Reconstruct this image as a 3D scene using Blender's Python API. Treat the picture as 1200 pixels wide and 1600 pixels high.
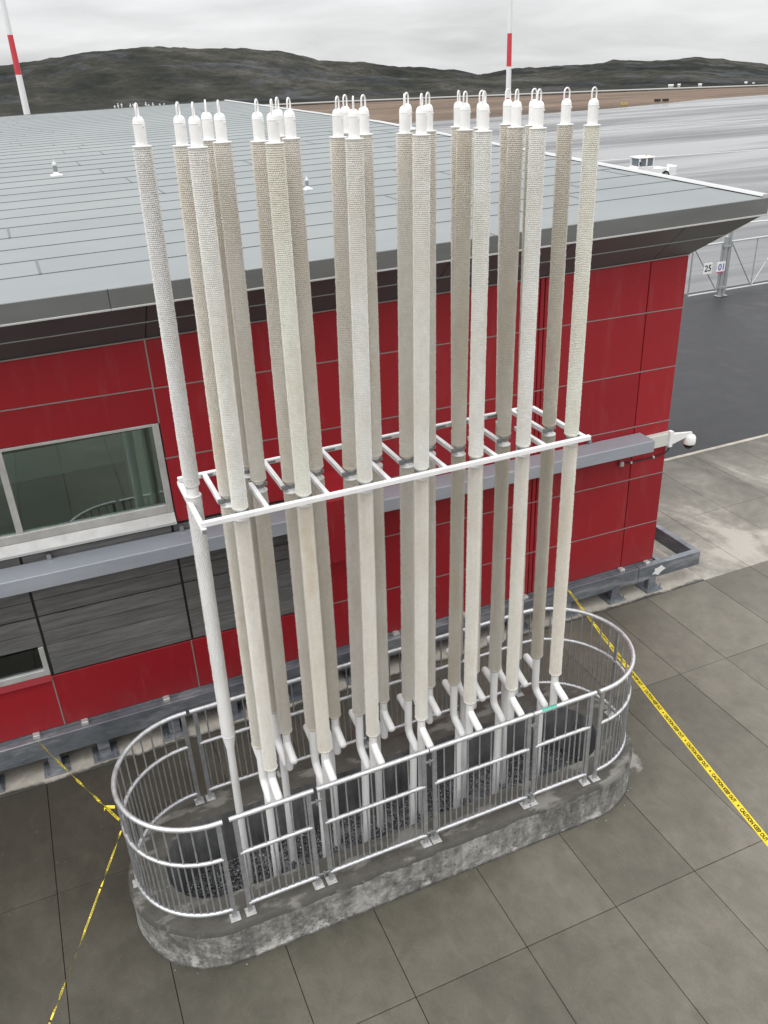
import bpy, bmesh, math, random
import numpy as np
from mathutils import Vector, Matrix, noise as mnoise
R = math.radians
random.seed(7); rng = np.random.default_rng(7)
scene = bpy.context.scene
for o in list(bpy.data.objects): bpy.data.objects.remove(o)
COL = scene.collection

# ------------------------------------------------------------------ camera
CAM = Vector((-0.546, -4.686, 6.380))
cd = bpy.data.cameras.new('camera'); cam = bpy.data.objects.new('camera', cd); COL.objects.link(cam)
rt = Vector((0.91766829, -0.39498025, -0.04330722)); dn = Vector((-0.21817939, -0.40979004, -0.88570304)); fw = Vector((0.33208834, 0.82223033, -0.46222788))
m = Matrix.Identity(4)
for i in range(3):
    m[i][0] = rt[i]; m[i][1] = -dn[i]; m[i][2] = -fw[i]; m[i][3] = CAM[i]
cam.matrix_world = m
cd.sensor_fit = 'VERTICAL'; cd.sensor_height = 24.0; cd.sensor_width = 18.0; cd.lens = 24.0 * 1316.07 / 1600
cd.clip_start = 0.05; cd.clip_end = 6000
scene.camera = cam

# ------------------------------------------------------------------ world: overcast sky
SUN_EL, SUN_AZ = 48.0, 250.0      # behind the clouds, over the left shoulder
w = bpy.data.worlds.new('World'); scene.world = w; w.use_nodes = True
nt = w.node_tree; N = nt.nodes; L = nt.links; N.clear()
out = N.new('ShaderNodeOutputWorld'); bg = N.new('ShaderNodeBackground'); bg.inputs['Strength'].default_value = 0.10
L.new(bg.outputs[0], out.inputs[0])
sky = N.new('ShaderNodeTexSky'); sky.sky_type = 'NISHITA'; sky.sun_disc = False
sky.sun_elevation = R(SUN_EL); sky.sun_rotation = R(SUN_AZ)
tc = N.new('ShaderNodeTexCoord'); sep = N.new('ShaderNodeSeparateXYZ'); L.new(tc.outputs['Generated'], sep.inputs[0])
def wm(op, a, b=None, c=None):
    n = N.new('ShaderNodeMath'); n.operation = op
    for i, v in enumerate((a, b, c)):
        if v is None: continue
        if hasattr(v, 'name'): L.new(v, n.inputs[i])
        else: n.inputs[i].default_value = v
    return n.outputs[0]
zc = wm('MAXIMUM', sep.outputs['Z'], 0.0)
den = wm('ADD', zc, 0.16)
px_ = wm('DIVIDE', sep.outputs['X'], den); py_ = wm('DIVIDE', sep.outputs['Y'], den)
cmb = N.new('ShaderNodeCombineXYZ'); L.new(px_, cmb.inputs[0]); L.new(py_, cmb.inputs[1])
def wnoise(scale, det, seed):
    mp = N.new('ShaderNodeMapping'); mp.inputs['Location'].default_value = (seed, seed * 1.7, 0); L.new(cmb.outputs[0], mp.inputs[0])
    n = N.new('ShaderNodeTexNoise'); n.inputs['Scale'].default_value = scale; n.inputs['Detail'].default_value = det; n.inputs['Roughness'].default_value = 0.6
    n.inputs['Distortion'].default_value = 0.5
    L.new(mp.outputs[0], n.inputs['Vector']); return n.outputs['Fac']
n1 = wnoise(0.55, 3, 3.1); n2 = wnoise(1.9, 5, 8.4)
nn = wm('ADD', wm('MULTIPLY', n1, 0.7), wm('MULTIPLY', n2, 0.3))
mr = N.new('ShaderNodeMapRange'); mr.inputs['From Min'].default_value = 0.34; mr.inputs['From Max'].default_value = 0.64
mr.inputs['To Min'].default_value = 0.80; mr.inputs['To Max'].default_value = 1.16; L.new(nn, mr.inputs['Value'])
cie = wm('MULTIPLY_ADD', zc, 1.75, 0.78)            # overcast sky: brighter towards the zenith
lum = wm('MULTIPLY', wm('MULTIPLY', mr.outputs[0], cie), 9.7)
cc = N.new('ShaderNodeMix'); cc.data_type = 'RGBA'; cc.blend_type = 'MULTIPLY'; cc.inputs['Factor'].default_value = 1.0
L.new(lum, cc.inputs['A']); cc.inputs['B'].default_value = (0.985, 0.99, 1.0, 1)
mxs = N.new('ShaderNodeMix'); mxs.data_type = 'RGBA'; mxs.inputs['Factor'].default_value = 0.94
L.new(sky.outputs[0], mxs.inputs['A']); L.new(cc.outputs['Result'], mxs.inputs['B'])
L.new(mxs.outputs['Result'], bg.inputs['Color'])
# the weak, wide sun of an overcast day
sd = bpy.data.lights.new('sun', 'SUN'); sd.energy = 0.9; sd.angle = R(35); sd.color = (1.0, 0.97, 0.93)
so = bpy.data.objects.new('sun', sd); COL.objects.link(so)
az = R(SUN_AZ); el = R(SUN_EL)
sv = Vector((math.sin(az) * math.cos(el), math.cos(az) * math.cos(el), math.sin(el)))
so.rotation_euler = sv.to_track_quat('Z', 'Y').to_euler(); so.location = (-10, -10, 30)

scene.cycles.max_bounces=6; scene.cycles.diffuse_bounces=3; scene.cycles.glossy_bounces=3; scene.cycles.transparent_max_bounces=6
vs = scene.view_settings
vs.view_transform = 'Standard'; vs.look = 'None'; vs.exposure = 0.0; vs.gamma = 1.0; vs.use_curve_mapping = False

# ------------------------------------------------------------------ helpers
class MB:
    def __init__(s): s.v = []; s.f = []; s.mi = []
    def add(s, verts, faces, mi=0):
        b = len(s.v); s.v += [tuple(p) for p in verts]; s.f += [tuple(i + b for i in f) for f in faces]; s.mi += [mi] * len(faces)
    def box(s, x0, x1, y0, y1, z0, z1, mi=0):
        s.add([(x0,y0,z0),(x1,y0,z0),(x1,y1,z0),(x0,y1,z0),(x0,y0,z1),(x1,y0,z1),(x1,y1,z1),(x0,y1,z1)],
              [(0,3,2,1),(4,5,6,7),(0,1,5,4),(1,2,6,5),(2,3,7,6),(3,0,4,7)], mi)
    def bbox(s, x0, x1, y0, y1, z0, z1, b=0.004, mi=0):   # chamfered box
        X=(x0,x1);Y=(y0,y1);Z=(z0,z1); vs_=[]; idx={}
        for i in (0,1):
            for j in (0,1):
                for k in (0,1):
                    sx=1-2*i; sy=1-2*j; sz=1-2*k
                    for a in range(3):
                        p=[X[i]+sx*b*(a!=0),Y[j]+sy*b*(a!=1),Z[k]+sz*b*(a!=2)]
                        idx[i,j,k,a]=len(vs_); vs_.append(p)
        F=[]
        for i in (0,1): F.append([idx[i,j,k,0] for j,k in ((0,0),(1,0),(1,1),(0,1))][::(1 if i else -1)])
        for j in (0,1): F.append([idx[i,j,k,1] for i,k in ((0,0),(1,0),(1,1),(0,1))][::(-1 if j else 1)])
        for k in (0,1): F.append([idx[i,j,k,2] for i,j in ((0,0),(1,0),(1,1),(0,1))][::(1 if k else -1)])
        for i in (0,1):
            for j in (0,1):
                q=[idx[i,j,0,0],idx[i,j,0,1],idx[i,j,1,1],idx[i,j,1,0]]; F.append(q if (i+j)%2==1 else q[::-1])
        for i in (0,1):
            for k in (0,1):
                q=[idx[i,0,k,0],idx[i,0,k,2],idx[i,1,k,2],idx[i,1,k,0]]; F.append(q if (i+k)%2==0 else q[::-1])
        for j in (0,1):
            for k in (0,1):
                q=[idx[0,j,k,1],idx[0,j,k,2],idx[1,j,k,2],idx[1,j,k,1]]; F.append(q if (j+k)%2==1 else q[::-1])
        for i in (0,1):
            for j in (0,1):
                for k in (0,1):
                    q=[idx[i,j,k,a] for a in range(3)]; F.append(q if (i+j+k)%2==1 else q[::-1])
        s.add(vs_,F,mi)
    def tube(s, pts, r, n=12, caps=True, mi=0, closed=False):
        pts=[Vector(p) for p in pts]; m_=len(pts); rr=r if isinstance(r,(list,tuple)) else [r]*m_
        rings=[]; up=None
        for i,p in enumerate(pts):
            if closed: t=pts[(i+1)%m_]-pts[i-1]
            else: t=(pts[min(i+1,m_-1)]-pts[max(i-1,0)])
            t.normalize()
            if up is None:
                up=t.orthogonal().normalized()
            else:
                up=(up-t*up.dot(t)); up=up.normalized() if up.length>1e-6 else t.orthogonal().normalized()
            bi=t.cross(up)
            rings.append([p+(up*math.cos(2*math.pi*k/n)+bi*math.sin(2*math.pi*k/n))*rr[i] for k in range(n)])
        V=[q for rg in rings for q in rg]; F=[]
        for i in range(m_ if closed else m_-1):
            a=i*n; b=((i+1)%m_)*n
            for k in range(n): F.append((a+k,a+(k+1)%n,b+(k+1)%n,b+k))
        if caps and not closed:
            F.append(tuple(range(n-1,-1,-1))); F.append(tuple((m_-1)*n+k for k in range(n)))
        s.add(V,F,mi)
    def lathe(s, prof, n=20, c=(0,0,0), mi=0):   # prof: (r,z) from bottom to top, capped
        V=[];F=[]
        for r_,z in prof:
            for k in range(n):
                a=2*math.pi*k/n; V.append((c[0]+r_*math.cos(a),c[1]+r_*math.sin(a),c[2]+z))
        for i in range(len(prof)-1):
            for k in range(n): F.append((i*n+k,i*n+(k+1)%n,(i+1)*n+(k+1)%n,(i+1)*n+k))
        F.append(tuple(range(n-1,-1,-1))); F.append(tuple((len(prof)-1)*n+k for k in range(n)))
        s.add(V,F,mi)
    def prism(s, poly, z0, z1, mi=0):
        n=len(poly); V=[(x,y,z0) for x,y in poly]+[(x,y,z1) for x,y in poly]
        F=[tuple(range(n-1,-1,-1)),tuple(range(n,2*n))]+[(k,(k+1)%n,n+(k+1)%n,n+k) for k in range(n)]
        s.add(V,F,mi)
    def mesh(s, name, mats, smooth=False, warp=None):
        me=bpy.data.meshes.new(name); v=[warp(p) for p in s.v] if warp else s.v
        me.from_pydata(v,[],s.f)
        for mt in (mats if isinstance(mats,(list,tuple)) else [mats]): me.materials.append(mt)
        if any(s.mi): me.polygons.foreach_set('material_index',s.mi)
        if smooth: shade(me)
        me.update(); return me
    def build(s, name, mats, parent=None, smooth=False, warp=None):
        return obj(name, s.mesh(name,mats,smooth,warp), parent)
def shade(me, ang=40):
    me.polygons.foreach_set('use_smooth',[True]*len(me.polygons))
    try: me.set_sharp_from_angle(angle=R(ang))
    except Exception: pass
def obj(name, data, parent=None):
    o=bpy.data.objects.new(name,data); COL.objects.link(o)
    if parent: o.parent=parent
    return o
def tag(o, label=None, cat=None, group=None, kind=None):
    if label: o['label']=label
    if cat: o['category']=cat
    if group: o['group']=group
    if kind: o['kind']=kind
    return o
def thing(name, label, cat, loc=(0,0,0), rot=(0,0,0), group=None):
    o=obj(name,None); o.location=loc; o.rotation_euler=rot; o.empty_display_size=0.1
    return tag(o,label,cat,group)
def stadium(xa, xb, yc, r, n=28):
    p=[]
    for k in range(n+1):
        a=-math.pi/2+math.pi*k/n; p.append((xb+r*math.cos(a),yc+r*math.sin(a)))
    for k in range(n+1):
        a=math.pi/2+math.pi*k/n; p.append((xa+r*math.cos(a),yc+r*math.sin(a)))
    return p
def text_mesh(body, height, bold=0.0, res=3):
    c=bpy.data.curves.new('t','FONT'); c.body=body; c.size=1.0; c.offset=bold; c.resolution_u=res; c.fill_mode='FRONT'
    o=bpy.data.objects.new('t',c); COL.objects.link(o)
    dg=bpy.context.evaluated_depsgraph_get(); me=bpy.data.meshes.new_from_object(o.evaluated_get(dg))
    v=np.array([p.co[:] for p in me.vertices]); f=[tuple(p.vertices) for p in me.polygons]
    bpy.data.objects.remove(o); bpy.data.curves.remove(c); bpy.data.meshes.remove(me)
    v[:,0]-=v[:,0].min(); v[:,1]-=v[:,1].min(); k=height/v[:,1].max(); v*=k
    return v,f

# ------------------------------------------------------------------ materials
class Mat:
    def __init__(s,name,rough=0.6,metal=0.0,col=(0.5,0.5,0.5),spec=0.5):
        s.m=bpy.data.materials.new(name); s.m.use_nodes=True; s.t=s.m.node_tree; s.N=s.t.nodes; s.L=s.t.links
        s.b=s.N['Principled BSDF']; s.b.inputs['Roughness'].default_value=rough; s.b.inputs['Metallic'].default_value=metal
        s.b.inputs['Base Color'].default_value=(*col,1); s.b.inputs['Specular IOR Level'].default_value=spec; s._pos=None
    def pos(s):
        if s._pos is None: s._pos=s.N.new('ShaderNodeNewGeometry').outputs['Position']
        return s._pos
    def map(s,scale=(1,1,1),loc=(0,0,0),rot=(0,0,0),vec=None):
        n=s.N.new('ShaderNodeMapping'); n.inputs['Scale'].default_value=scale; n.inputs['Location'].default_value=loc; n.inputs['Rotation'].default_value=rot
        s.L.new(vec or s.pos(),n.inputs[0]); return n.outputs[0]
    def noise(s,scale,det=5,rough=0.6,vec=None,dist=0.0):
        n=s.N.new('ShaderNodeTexNoise'); n.inputs['Scale'].default_value=scale; n.inputs['Detail'].default_value=det; n.inputs['Roughness'].default_value=rough; n.inputs['Distortion'].default_value=dist
        s.L.new(vec or s.pos(),n.inputs['Vector']); return n.outputs['Fac']
    def vor(s,scale,vec=None):
        n=s.N.new('ShaderNodeTexVoronoi'); n.inputs['Scale'].default_value=scale; s.L.new(vec or s.pos(),n.inputs['Vector']); return n.outputs['Distance']
    def ramp(s,fac,*stops):
        n=s.N.new('ShaderNodeValToRGB'); e=n.color_ramp.elements
        while len(e)<len(stops): e.new(0.5)
        for q,(p,c) in zip(e,stops):
            q.position=p; q.color=(*c,1) if isinstance(c,(tuple,list)) else (c,c,c,1)
        s.L.new(fac,n.inputs[0]); return n.outputs[0]
    def mix(s,f,a,b,mode='MIX'):
        n=s.N.new('ShaderNodeMix'); n.data_type='RGBA'; n.blend_type=mode
        for k,v in (('Factor',f),('A',a),('B',b)):
            if hasattr(v,'name'): s.L.new(v,n.inputs[k])
            elif k=='Factor': n.inputs[k].default_value=v
            else: n.inputs[k].default_value=(*v,1) if isinstance(v,(tuple,list)) else (v,v,v,1)
        return n.outputs['Result']
    def math(s,op,a,b=None,c=None):
        n=s.N.new('ShaderNodeMath'); n.operation=op
        for i,v in enumerate((a,b,c)):
            if v is None: continue
            if hasattr(v,'name'): s.L.new(v,n.inputs[i])
            else: n.inputs[i].default_value=v
        return n.outputs[0]
    def xyz(s,vec=None):
        n=s.N.new('ShaderNodeSeparateXYZ'); s.L.new(vec or s.pos(),n.inputs[0]); return n.outputs
    def info(s): return s.N.new('ShaderNodeObjectInfo').outputs
    def color(s,v): s.L.new(v,s.b.inputs['Base Color']); return s
    def rough(s,v): s.L.new(v,s.b.inputs['Roughness']); return s
    def bump(s,h,strength=0.3,dist=0.01):
        n=s.N.new('ShaderNodeBump'); n.inputs['Strength'].default_value=strength; n.inputs['Distance'].default_value=dist
        s.L.new(h,n.inputs['Height']); s.L.new(n.outputs[0],s.b.inputs['Normal']); return s

# wet broom-finished concrete slabs
c=Mat('wet_concrete_slab',spec=0.32); big=c.noise(0.55,4,0.55,dist=0.4); mid=c.noise(2.6,6,0.68,dist=0.5); fine=c.noise(60,4,0.7); x,y,z=c.xyz()
dry_sheen=c.math('MULTIPLY_ADD',x,0.066,-0.055); dry_sheen=c.math('MULTIPLY_ADD',y,-0.05,dry_sheen)     # paler right and front: drying, plus sky reflection put into the colour
fac=c.math('ADD',c.math('ADD',c.math('MULTIPLY',big,0.7),c.math('MULTIPLY',mid,0.45)),dry_sheen)
colr=c.ramp(fac,(0.32,(0.050,0.0465,0.0355)),(0.56,(0.083,0.0770,0.0595)),(0.82,(0.132,0.122,0.0965)),(1.02,(0.180,0.167,0.136)))
mott=c.ramp(c.noise(7,6,0.75,c.map((1,0.6,1),rot=(0,0,0.6)),0.7),(0.30,0.87),(0.5,1.0),(0.72,1.14)); colr=c.mix(1.0,colr,mott,'MULTIPLY')
rnd=c.info()['Random']; colr=c.mix(1.0,colr,c.ramp(rnd,(0,0.86),(1,1.10)),'MULTIPLY')
fleck=c.ramp(c.noise(28,2,0.5),(0.72,0),(0.75,1)); colr=c.mix(c.math('MULTIPLY',fleck,0.35),colr,(0.20,0.19,0.165))
speck=c.ramp(c.noise(140,2,0.5),(0.35,0.86),(0.65,1.12)); colr=c.mix(1.0,colr,speck,'MULTIPLY')
dx=c.math('SUBTRACT',x,4.08); dy=c.math('MULTIPLY',c.math('SUBTRACT',y,0.55),0.45); dd=c.math('SQRT',c.math('ADD',c.math('MULTIPLY',dx,dx),c.math('MULTIPLY',dy,dy)))
lime=c.ramp(c.math('MULTIPLY_ADD',c.math('SUBTRACT',c.noise(11,5,0.7),0.5),0.22,dd),(0.105,1),(0.15,0)); colr=c.mix(c.math('MULTIPLY',lime,0.85),colr,(0.36,0.35,0.32))
c.color(colr); c.rough(c.ramp(c.math('ADD',c.math('MULTIPLY',mid,0.6),c.math('MULTIPLY',big,0.4)),(0.3,0.40),(0.7,0.66)))
c.bump(c.math('ADD',fine,c.math('MULTIPLY',mid,1.5)),0.14,0.004); M_SLAB=c.m
c=Mat('slab_joint',0.8,col=(0.024,0.023,0.02)); M_JOINT=c.m
# drying slabs beyond the corner
c=Mat('drying_concrete',spec=0.2); a=c.noise(0.9,5,0.65,c.map((1,0.55,1),rot=(0,0,0.5)),0.8); b=c.noise(5,5,0.65)
f_=c.math('ADD',c.math('MULTIPLY',a,0.75),c.math('MULTIPLY',b,0.25)); x,y,z=c.xyz()
f_=c.math('MULTIPLY_ADD',c.math('ABSOLUTE',c.math('SUBTRACT',y,3.05)),-0.10,c.math('ADD',f_,0.13))
c.color(c.ramp(f_,(0.30,(0.105,0.098,0.080)),(0.44,(0.165,0.155,0.130)),(0.54,(0.235,0.222,0.190)),(0.66,(0.40,0.38,0.335))))
c.rough(c.ramp(f_,(0.4,0.45),(0.65,0.85))); c.bump(c.noise(70,4,0.7),0.12,0.004); M_DRYSLAB=c.m
# footing strip along the building, wet along its outer edge
c=Mat('footing_concrete'); a=c.noise(3.0,6,0.7); b=c.noise(14,5,0.7); x,y,z=c.xyz()
edge=c.math('ADD',c.math('SUBTRACT',y,2.735),c.math('MULTIPLY',c.math('SUBTRACT',a,0.5),0.16))
wet=c.ramp(c.math('MULTIPLY_ADD',edge,8.0,0.3),(0.3,0),(0.62,1))
dry=c.ramp(c.math('ADD',c.math('MULTIPLY',a,0.6),c.math('MULTIPLY',b,0.4)),(0.3,(0.27,0.245,0.210)),(0.52,(0.40,0.37,0.32)),(0.70,(0.56,0.525,0.465)))
c.color(c.mix(wet,(0.058,0.055,0.048),dry)); c.rough(c.ramp(wet,(0,0.42),(1,0.85))); c.bump(c.math('ADD',b,c.noise(80,3,0.7)),0.2,0.006); M_FOOT=c.m
# cast concrete of the curb
c=Mat('curb_concrete'); x,y,z=c.xyz(); a=c.noise(1.6,6,0.65); b=c.noise(9,6,0.7); st=c.noise(3.0,5,0.65,c.map((3.2,3.2,0.35)))
pit=c.vor(17); base=c.ramp(c.math('ADD',c.math('MULTIPLY',a,0.5),c.math('MULTIPLY',b,0.5)),(0.38,(0.085,0.083,0.075)),(0.5,(0.19,0.186,0.172)),(0.59,(0.35,0.342,0.318)))
base=c.mix(c.math('MULTIPLY',c.ramp(st,(0.50,0),(0.66,1)),0.42),base,(0.42,0.412,0.385))
base=c.mix(1.0,base,c.ramp(c.noise(26,5,0.75),(0.34,0.72),(0.5,1.0),(0.66,1.3)),'MULTIPLY')
base=c.mix(c.math('MULTIPLY',c.ramp(c.noise(3.4,5,0.7,c.map((2.6,2.6,0.3),loc=(5,2,0))),(0.52,0),(0.68,1)),0.6),base,(0.075,0.074,0.068))
holes=c.math('MULTIPLY',c.ramp(pit,(0.10,1),(0.17,0)),c.ramp(c.noise(5,3),(0.44,0),(0.50,1)))
base=c.mix(holes,base,(0.035,0.034,0.031))
eff=c.math('MULTIPLY',c.ramp(c.noise(5.5,6,0.75),(0.54,0),(0.60,1)),c.ramp(z,(0.02,1),(0.24,0)))
base=c.mix(eff,base,(0.60,0.59,0.56))
band=c.math('ADD',z,c.math('MULTIPLY',c.math('SUBTRACT',c.noise(2.2,5,0.7),0.5),0.15))          # skim coat over the rim
skim=c.ramp(band,(0.380,0),(0.387,1))
patch=c.ramp(c.noise(2.3,5,0.6,c.map((1,2.2,1))),(0.53,0),(0.60,1))
skimc=c.mix(c.math('MULTIPLY',patch,0.75),c.ramp(b,(0.3,(0.064,0.061,0.052)),(0.7,(0.105,0.100,0.087))),(0.24,0.233,0.21))
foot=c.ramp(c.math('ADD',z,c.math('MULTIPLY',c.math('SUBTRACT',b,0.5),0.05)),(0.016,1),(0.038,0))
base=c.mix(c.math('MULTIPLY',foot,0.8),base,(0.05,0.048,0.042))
c.color(c.mix(skim,base,skimc)); c.rough(c.ramp(skim,(0,0.8),(1,0.5)))
c.bump(c.math('SUBTRACT',c.math('ADD',b,c.math('MULTIPLY',c.noise(45,4,0.7),0.6)),c.math('MULTIPLY',holes,1.2)),0.35,0.008); M_CURB=c.m
c=Mat('pit_concrete',0.6); a=c.noise(2.2,6,0.7); st=c.noise(3.0,5,0.65,c.map((3,3,0.4)))
c.color(c.ramp(c.math('ADD',c.math('MULTIPLY',a,0.5),c.math('MULTIPLY',st,0.5)),(0.36,(0.065,0.067,0.068)),(0.50,(0.135,0.137,0.138)),(0.66,(0.24,0.24,0.236)))); c.bump(c.noise(30,5,0.7),0.3,0.006); M_PIT=c.m
c=Mat('gravel_stone',0.33); c.color(c.ramp(c.noise(55,2,0.5),(0.40,(0.022,0.023,0.026)),(0.53,(0.075,0.078,0.084)),(0.62,(0.24,0.245,0.255)),(0.70,(0.6,0.6,0.61)))); M_GRAV=c.m  # sparse palest flecks put the glints of wet stone into the colour
# galvanised steel
def galv(name,lo,hi,rough=(0.30,0.5),metal=0.75,scale=14):
    c=Mat(name,metal=metal); a=c.noise(scale,4,0.6); b=c.vor(scale*4)
    f=c.math('ADD',c.math('MULTIPLY',a,0.7),c.math('MULTIPLY',b,0.3)); c.color(c.ramp(f,(0.3,lo),(0.7,hi))); c.rough(c.ramp(a,(0.3,rough[0]),(0.7,rough[1]))); return c
M_RAIL=galv('galvanised_rail',(0.50,0.51,0.52),(0.72,0.73,0.74),metal=0.7).m
M_POST=galv('galvanised_post',(0.30,0.31,0.32),(0.46,0.47,0.48),metal=0.6).m
c=galv('weathered_steel',(0.15,0.165,0.185),(0.27,0.29,0.32),(0.42,0.62),0.45,3.0)
c.color(c.mix(c.math('MULTIPLY',c.ramp(c.noise(2.2,5,0.7,c.map((0.6,1,3.5))),(0.52,0),(0.64,1)),0.55),c.ramp(c.noise(3.0,5,0.65,c.map((1,1,2.4))),(0.3,(0.115,0.128,0.145)),(0.7,(0.24,0.255,0.28))),(0.42,0.43,0.45))); M_STEEL=c.m
c=Mat('strut_grey',0.45,0.6,(0.30,0.32,0.33)); M_STRUT=c.m
c=Mat('bare_plate',0.5,0.4); c.color(c.ramp(c.noise(20,4,0.6),(0.3,(0.40,0.40,0.39)),(0.7,(0.66,0.66,0.64)))); M_PLATE=c.m
# pipes
c=Mat('white_pipe_paint',0.42); a=c.noise(5,5,0.6,c.map((1,1,0.5))); c.color(c.ramp(a,(0.35,(0.74,0.74,0.725)),(0.6,(0.84,0.84,0.83)))); M_WHITE=c.m
c=Mat('fin_paint',0.55); inf=c.info(); tint=inf['Color']; a=c.noise(3.2,5,0.65,c.map((1,1,0.45))); x,y,z=c.xyz()
colr=c.mix(c.math('MULTIPLY',c.ramp(a,(0.42,0),(0.72,1)),0.55),tint,c.mix(1.0,tint,(0.80,0.745,0.655),'MULTIPLY'))
vn=c.N.new('ShaderNodeVectorMath'); vn.operation='ADD'; c.L.new(c.pos(),vn.inputs[0])
rs=c.math('MULTIPLY',inf['Random'],37.0); cb=c.N.new('ShaderNodeCombineXYZ'); c.L.new(rs,cb.inputs[0]); c.L.new(rs,cb.inputs[1]); c.L.new(cb.outputs[0],vn.inputs[1])
rust=c.ramp(c.noise(1.3,4,0.6,c.map((1.6,1.6,0.7),vec=vn.outputs[0])),(0.60,0),(0.74,1)); colr=c.mix(c.math('MULTIPLY',rust,0.36),colr,(0.60,0.45,0.27))
sp=c.noise(75,3,0.7); sp2=c.noise(22,4,0.7); colr=c.mix(1.0,colr,c.ramp(sp,(0.36,0.93),(0.5,1.0),(0.62,1.035)),'MULTIPLY'); colr=c.mix(1.0,colr,c.ramp(sp2,(0.35,0.95),(0.62,1.02)),'MULTIPLY')
c.color(colr); M_FIN=c.m
c=Mat('strut_white',0.45); c.color(c.ramp(c.noise(8,4),(0.3,(0.74,0.74,0.74)),(0.7,(0.84,0.84,0.84)))); M_FRAMEW=c.m
# building skins
c=Mat('red_panel',0.42,spec=0.32); a=c.noise(0.8,4,0.6); b=c.noise(5,5,0.6,c.map((2,2,0.4))); rnd=c.info()['Random']
col_=c.mix(a,(0.278,0.0128,0.0195),(0.328,0.0155,0.0232)); col_=c.mix(1.0,col_,c.ramp(rnd,(0,0.90),(1,1.06)),'MULTIPLY')
col_=c.mix(c.math('MULTIPLY',c.ramp(b,(0.55,0),(0.75,1)),0.10),col_,(0.36,0.20,0.19)); x,y,z=c.xyz(); dirt=c.math('MULTIPLY',c.ramp(c.math('ADD',z,c.math('MULTIPLY',c.math('SUBTRACT',c.noise(6,5,0.7),0.5),0.5)),(0.42,1),(0.85,0)),0.14); col_=c.mix(dirt,col_,(0.13,0.085,0.075)); c.color(col_); c.rough(c.ramp(b,(0.3,0.36),(0.7,0.52))); c.bump(c.noise(1.3,3,0.5),0.05,0.02); M_RED=c.m
c=Mat('joint_trim',0.5,0.3,(0.33,0.27,0.26)); M_TRIM=c.m
c=Mat('dark_backing',0.7,col=(0.028,0.026,0.026)); M_BACK=c.m
c=Mat('soffit_charcoal',0.45); c.color(c.ramp(c.noise(1.5,5,0.6),(0.3,(0.072,0.074,0.078)),(0.7,(0.090,0.092,0.096)))); M_SOFF=c.m
c=Mat('fascia_grey',0.4,0.2); c.color(c.ramp(c.noise(1.2,5,0.65,c.map((0.5,1,3))),(0.3,(0.128,0.134,0.132)),(0.7,(0.172,0.178,0.175)))); M_FASC=c.m
c=Mat('pale_trim',0.4,0.3,(0.52,0.53,0.52)); M_PALE=c.m
c=Mat('roof_membrane',0.62); a=c.noise(0.35,5,0.6); b=c.noise(2.2,6,0.65,c.map((0.6,1.4,1))); f=c.math('ADD',c.math('MULTIPLY',a,0.5),c.math('MULTIPLY',b,0.5)); rnd=c.info()['Random']
cl=c.ramp(f,(0.32,(0.186,0.203,0.205)),(0.5,(0.210,0.227,0.229)),(0.68,(0.236,0.251,0.252))); cl=c.mix(1.0,cl,c.ramp(rnd,(0,0.975),(1,1.02)),'MULTIPLY')
c.color(cl); c.rough(c.ramp(b,(0.35,0.58),(0.65,0.7))); c.bump(c.noise(45,3,0.7),0.1,0.004); M_ROOF=c.m
c=Mat('roof_seam',0.7,col=(0.13,0.142,0.145)); M_SEAM=c.m; M_SEAM2=Mat('roof_seam_worn',0.7,col=(0.16,0.178,0.182)).m
c=Mat('grey_wood_board',0.6); g=c.noise(4.5,6,0.68,c.map((0.55,1,7.0))); k=c.noise(1.1,4,0.6); rnd=c.info()['Random']
cl=c.ramp(c.math('ADD',c.math('MULTIPLY',g,0.75),c.math('MULTIPLY',k,0.25)),(0.32,(0.078,0.078,0.077)),(0.5,(0.128,0.127,0.123)),(0.68,(0.195,0.192,0.185))); cl=c.mix(1.0,cl,c.ramp(rnd,(0,0.86),(1,1.1)),'MULTIPLY'); c.color(cl); c.bump(g,0.15,0.004); M_WOOD=c.m
c=Mat('beam_paint',0.42,0.15); c.color(c.ramp(c.noise(1.8,5,0.6,c.map((0.5,1,2))),(0.3,(0.30,0.325,0.365)),(0.7,(0.38,0.40,0.435)))); M_BEAM=c.m
c=Mat('window_aluminium',0.4,0.35); c.color(c.ramp(c.noise(6,4),(0.3,(0.46,0.455,0.44)),(0.7,(0.60,0.60,0.585)))); M_ALU=c.m
gm=bpy.data.materials.new('window_glass'); gm.use_nodes=True; t=gm.node_tree; t.nodes.clear()
o_=t.nodes.new('ShaderNodeOutputMaterial'); mxn=t.nodes.new('ShaderNodeMixShader'); gl=t.nodes.new('ShaderNodeBsdfGlossy'); tr=t.nodes.new('ShaderNodeBsdfTransparent'); fr=t.nodes.new('ShaderNodeFresnel')
gl.inputs['Roughness'].default_value=0.02; gl.inputs['Color'].default_value=(0.88,0.95,0.92,1); tr.inputs['Color'].default_value=(0.78,0.89,0.85,1); fr.inputs['IOR'].default_value=2.1
t.links.new(fr.outputs[0],mxn.inputs[0]); t.links.new(tr.outputs[0],mxn.inputs[1]); t.links.new(gl.outputs[0],mxn.inputs[2]); t.links.new(mxn.outputs[0],o_.inputs[0]); M_GLASS=gm
M_ROOM=Mat('room_plaster',0.8,col=(0.66,0.70,0.67)).m; M_ROOMD=Mat('room_floor',0.7,col=(0.24,0.26,0.25)).m; M_DARKG=Mat('dark_rubber',0.6,col=(0.02,0.02,0.021)).m
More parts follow.
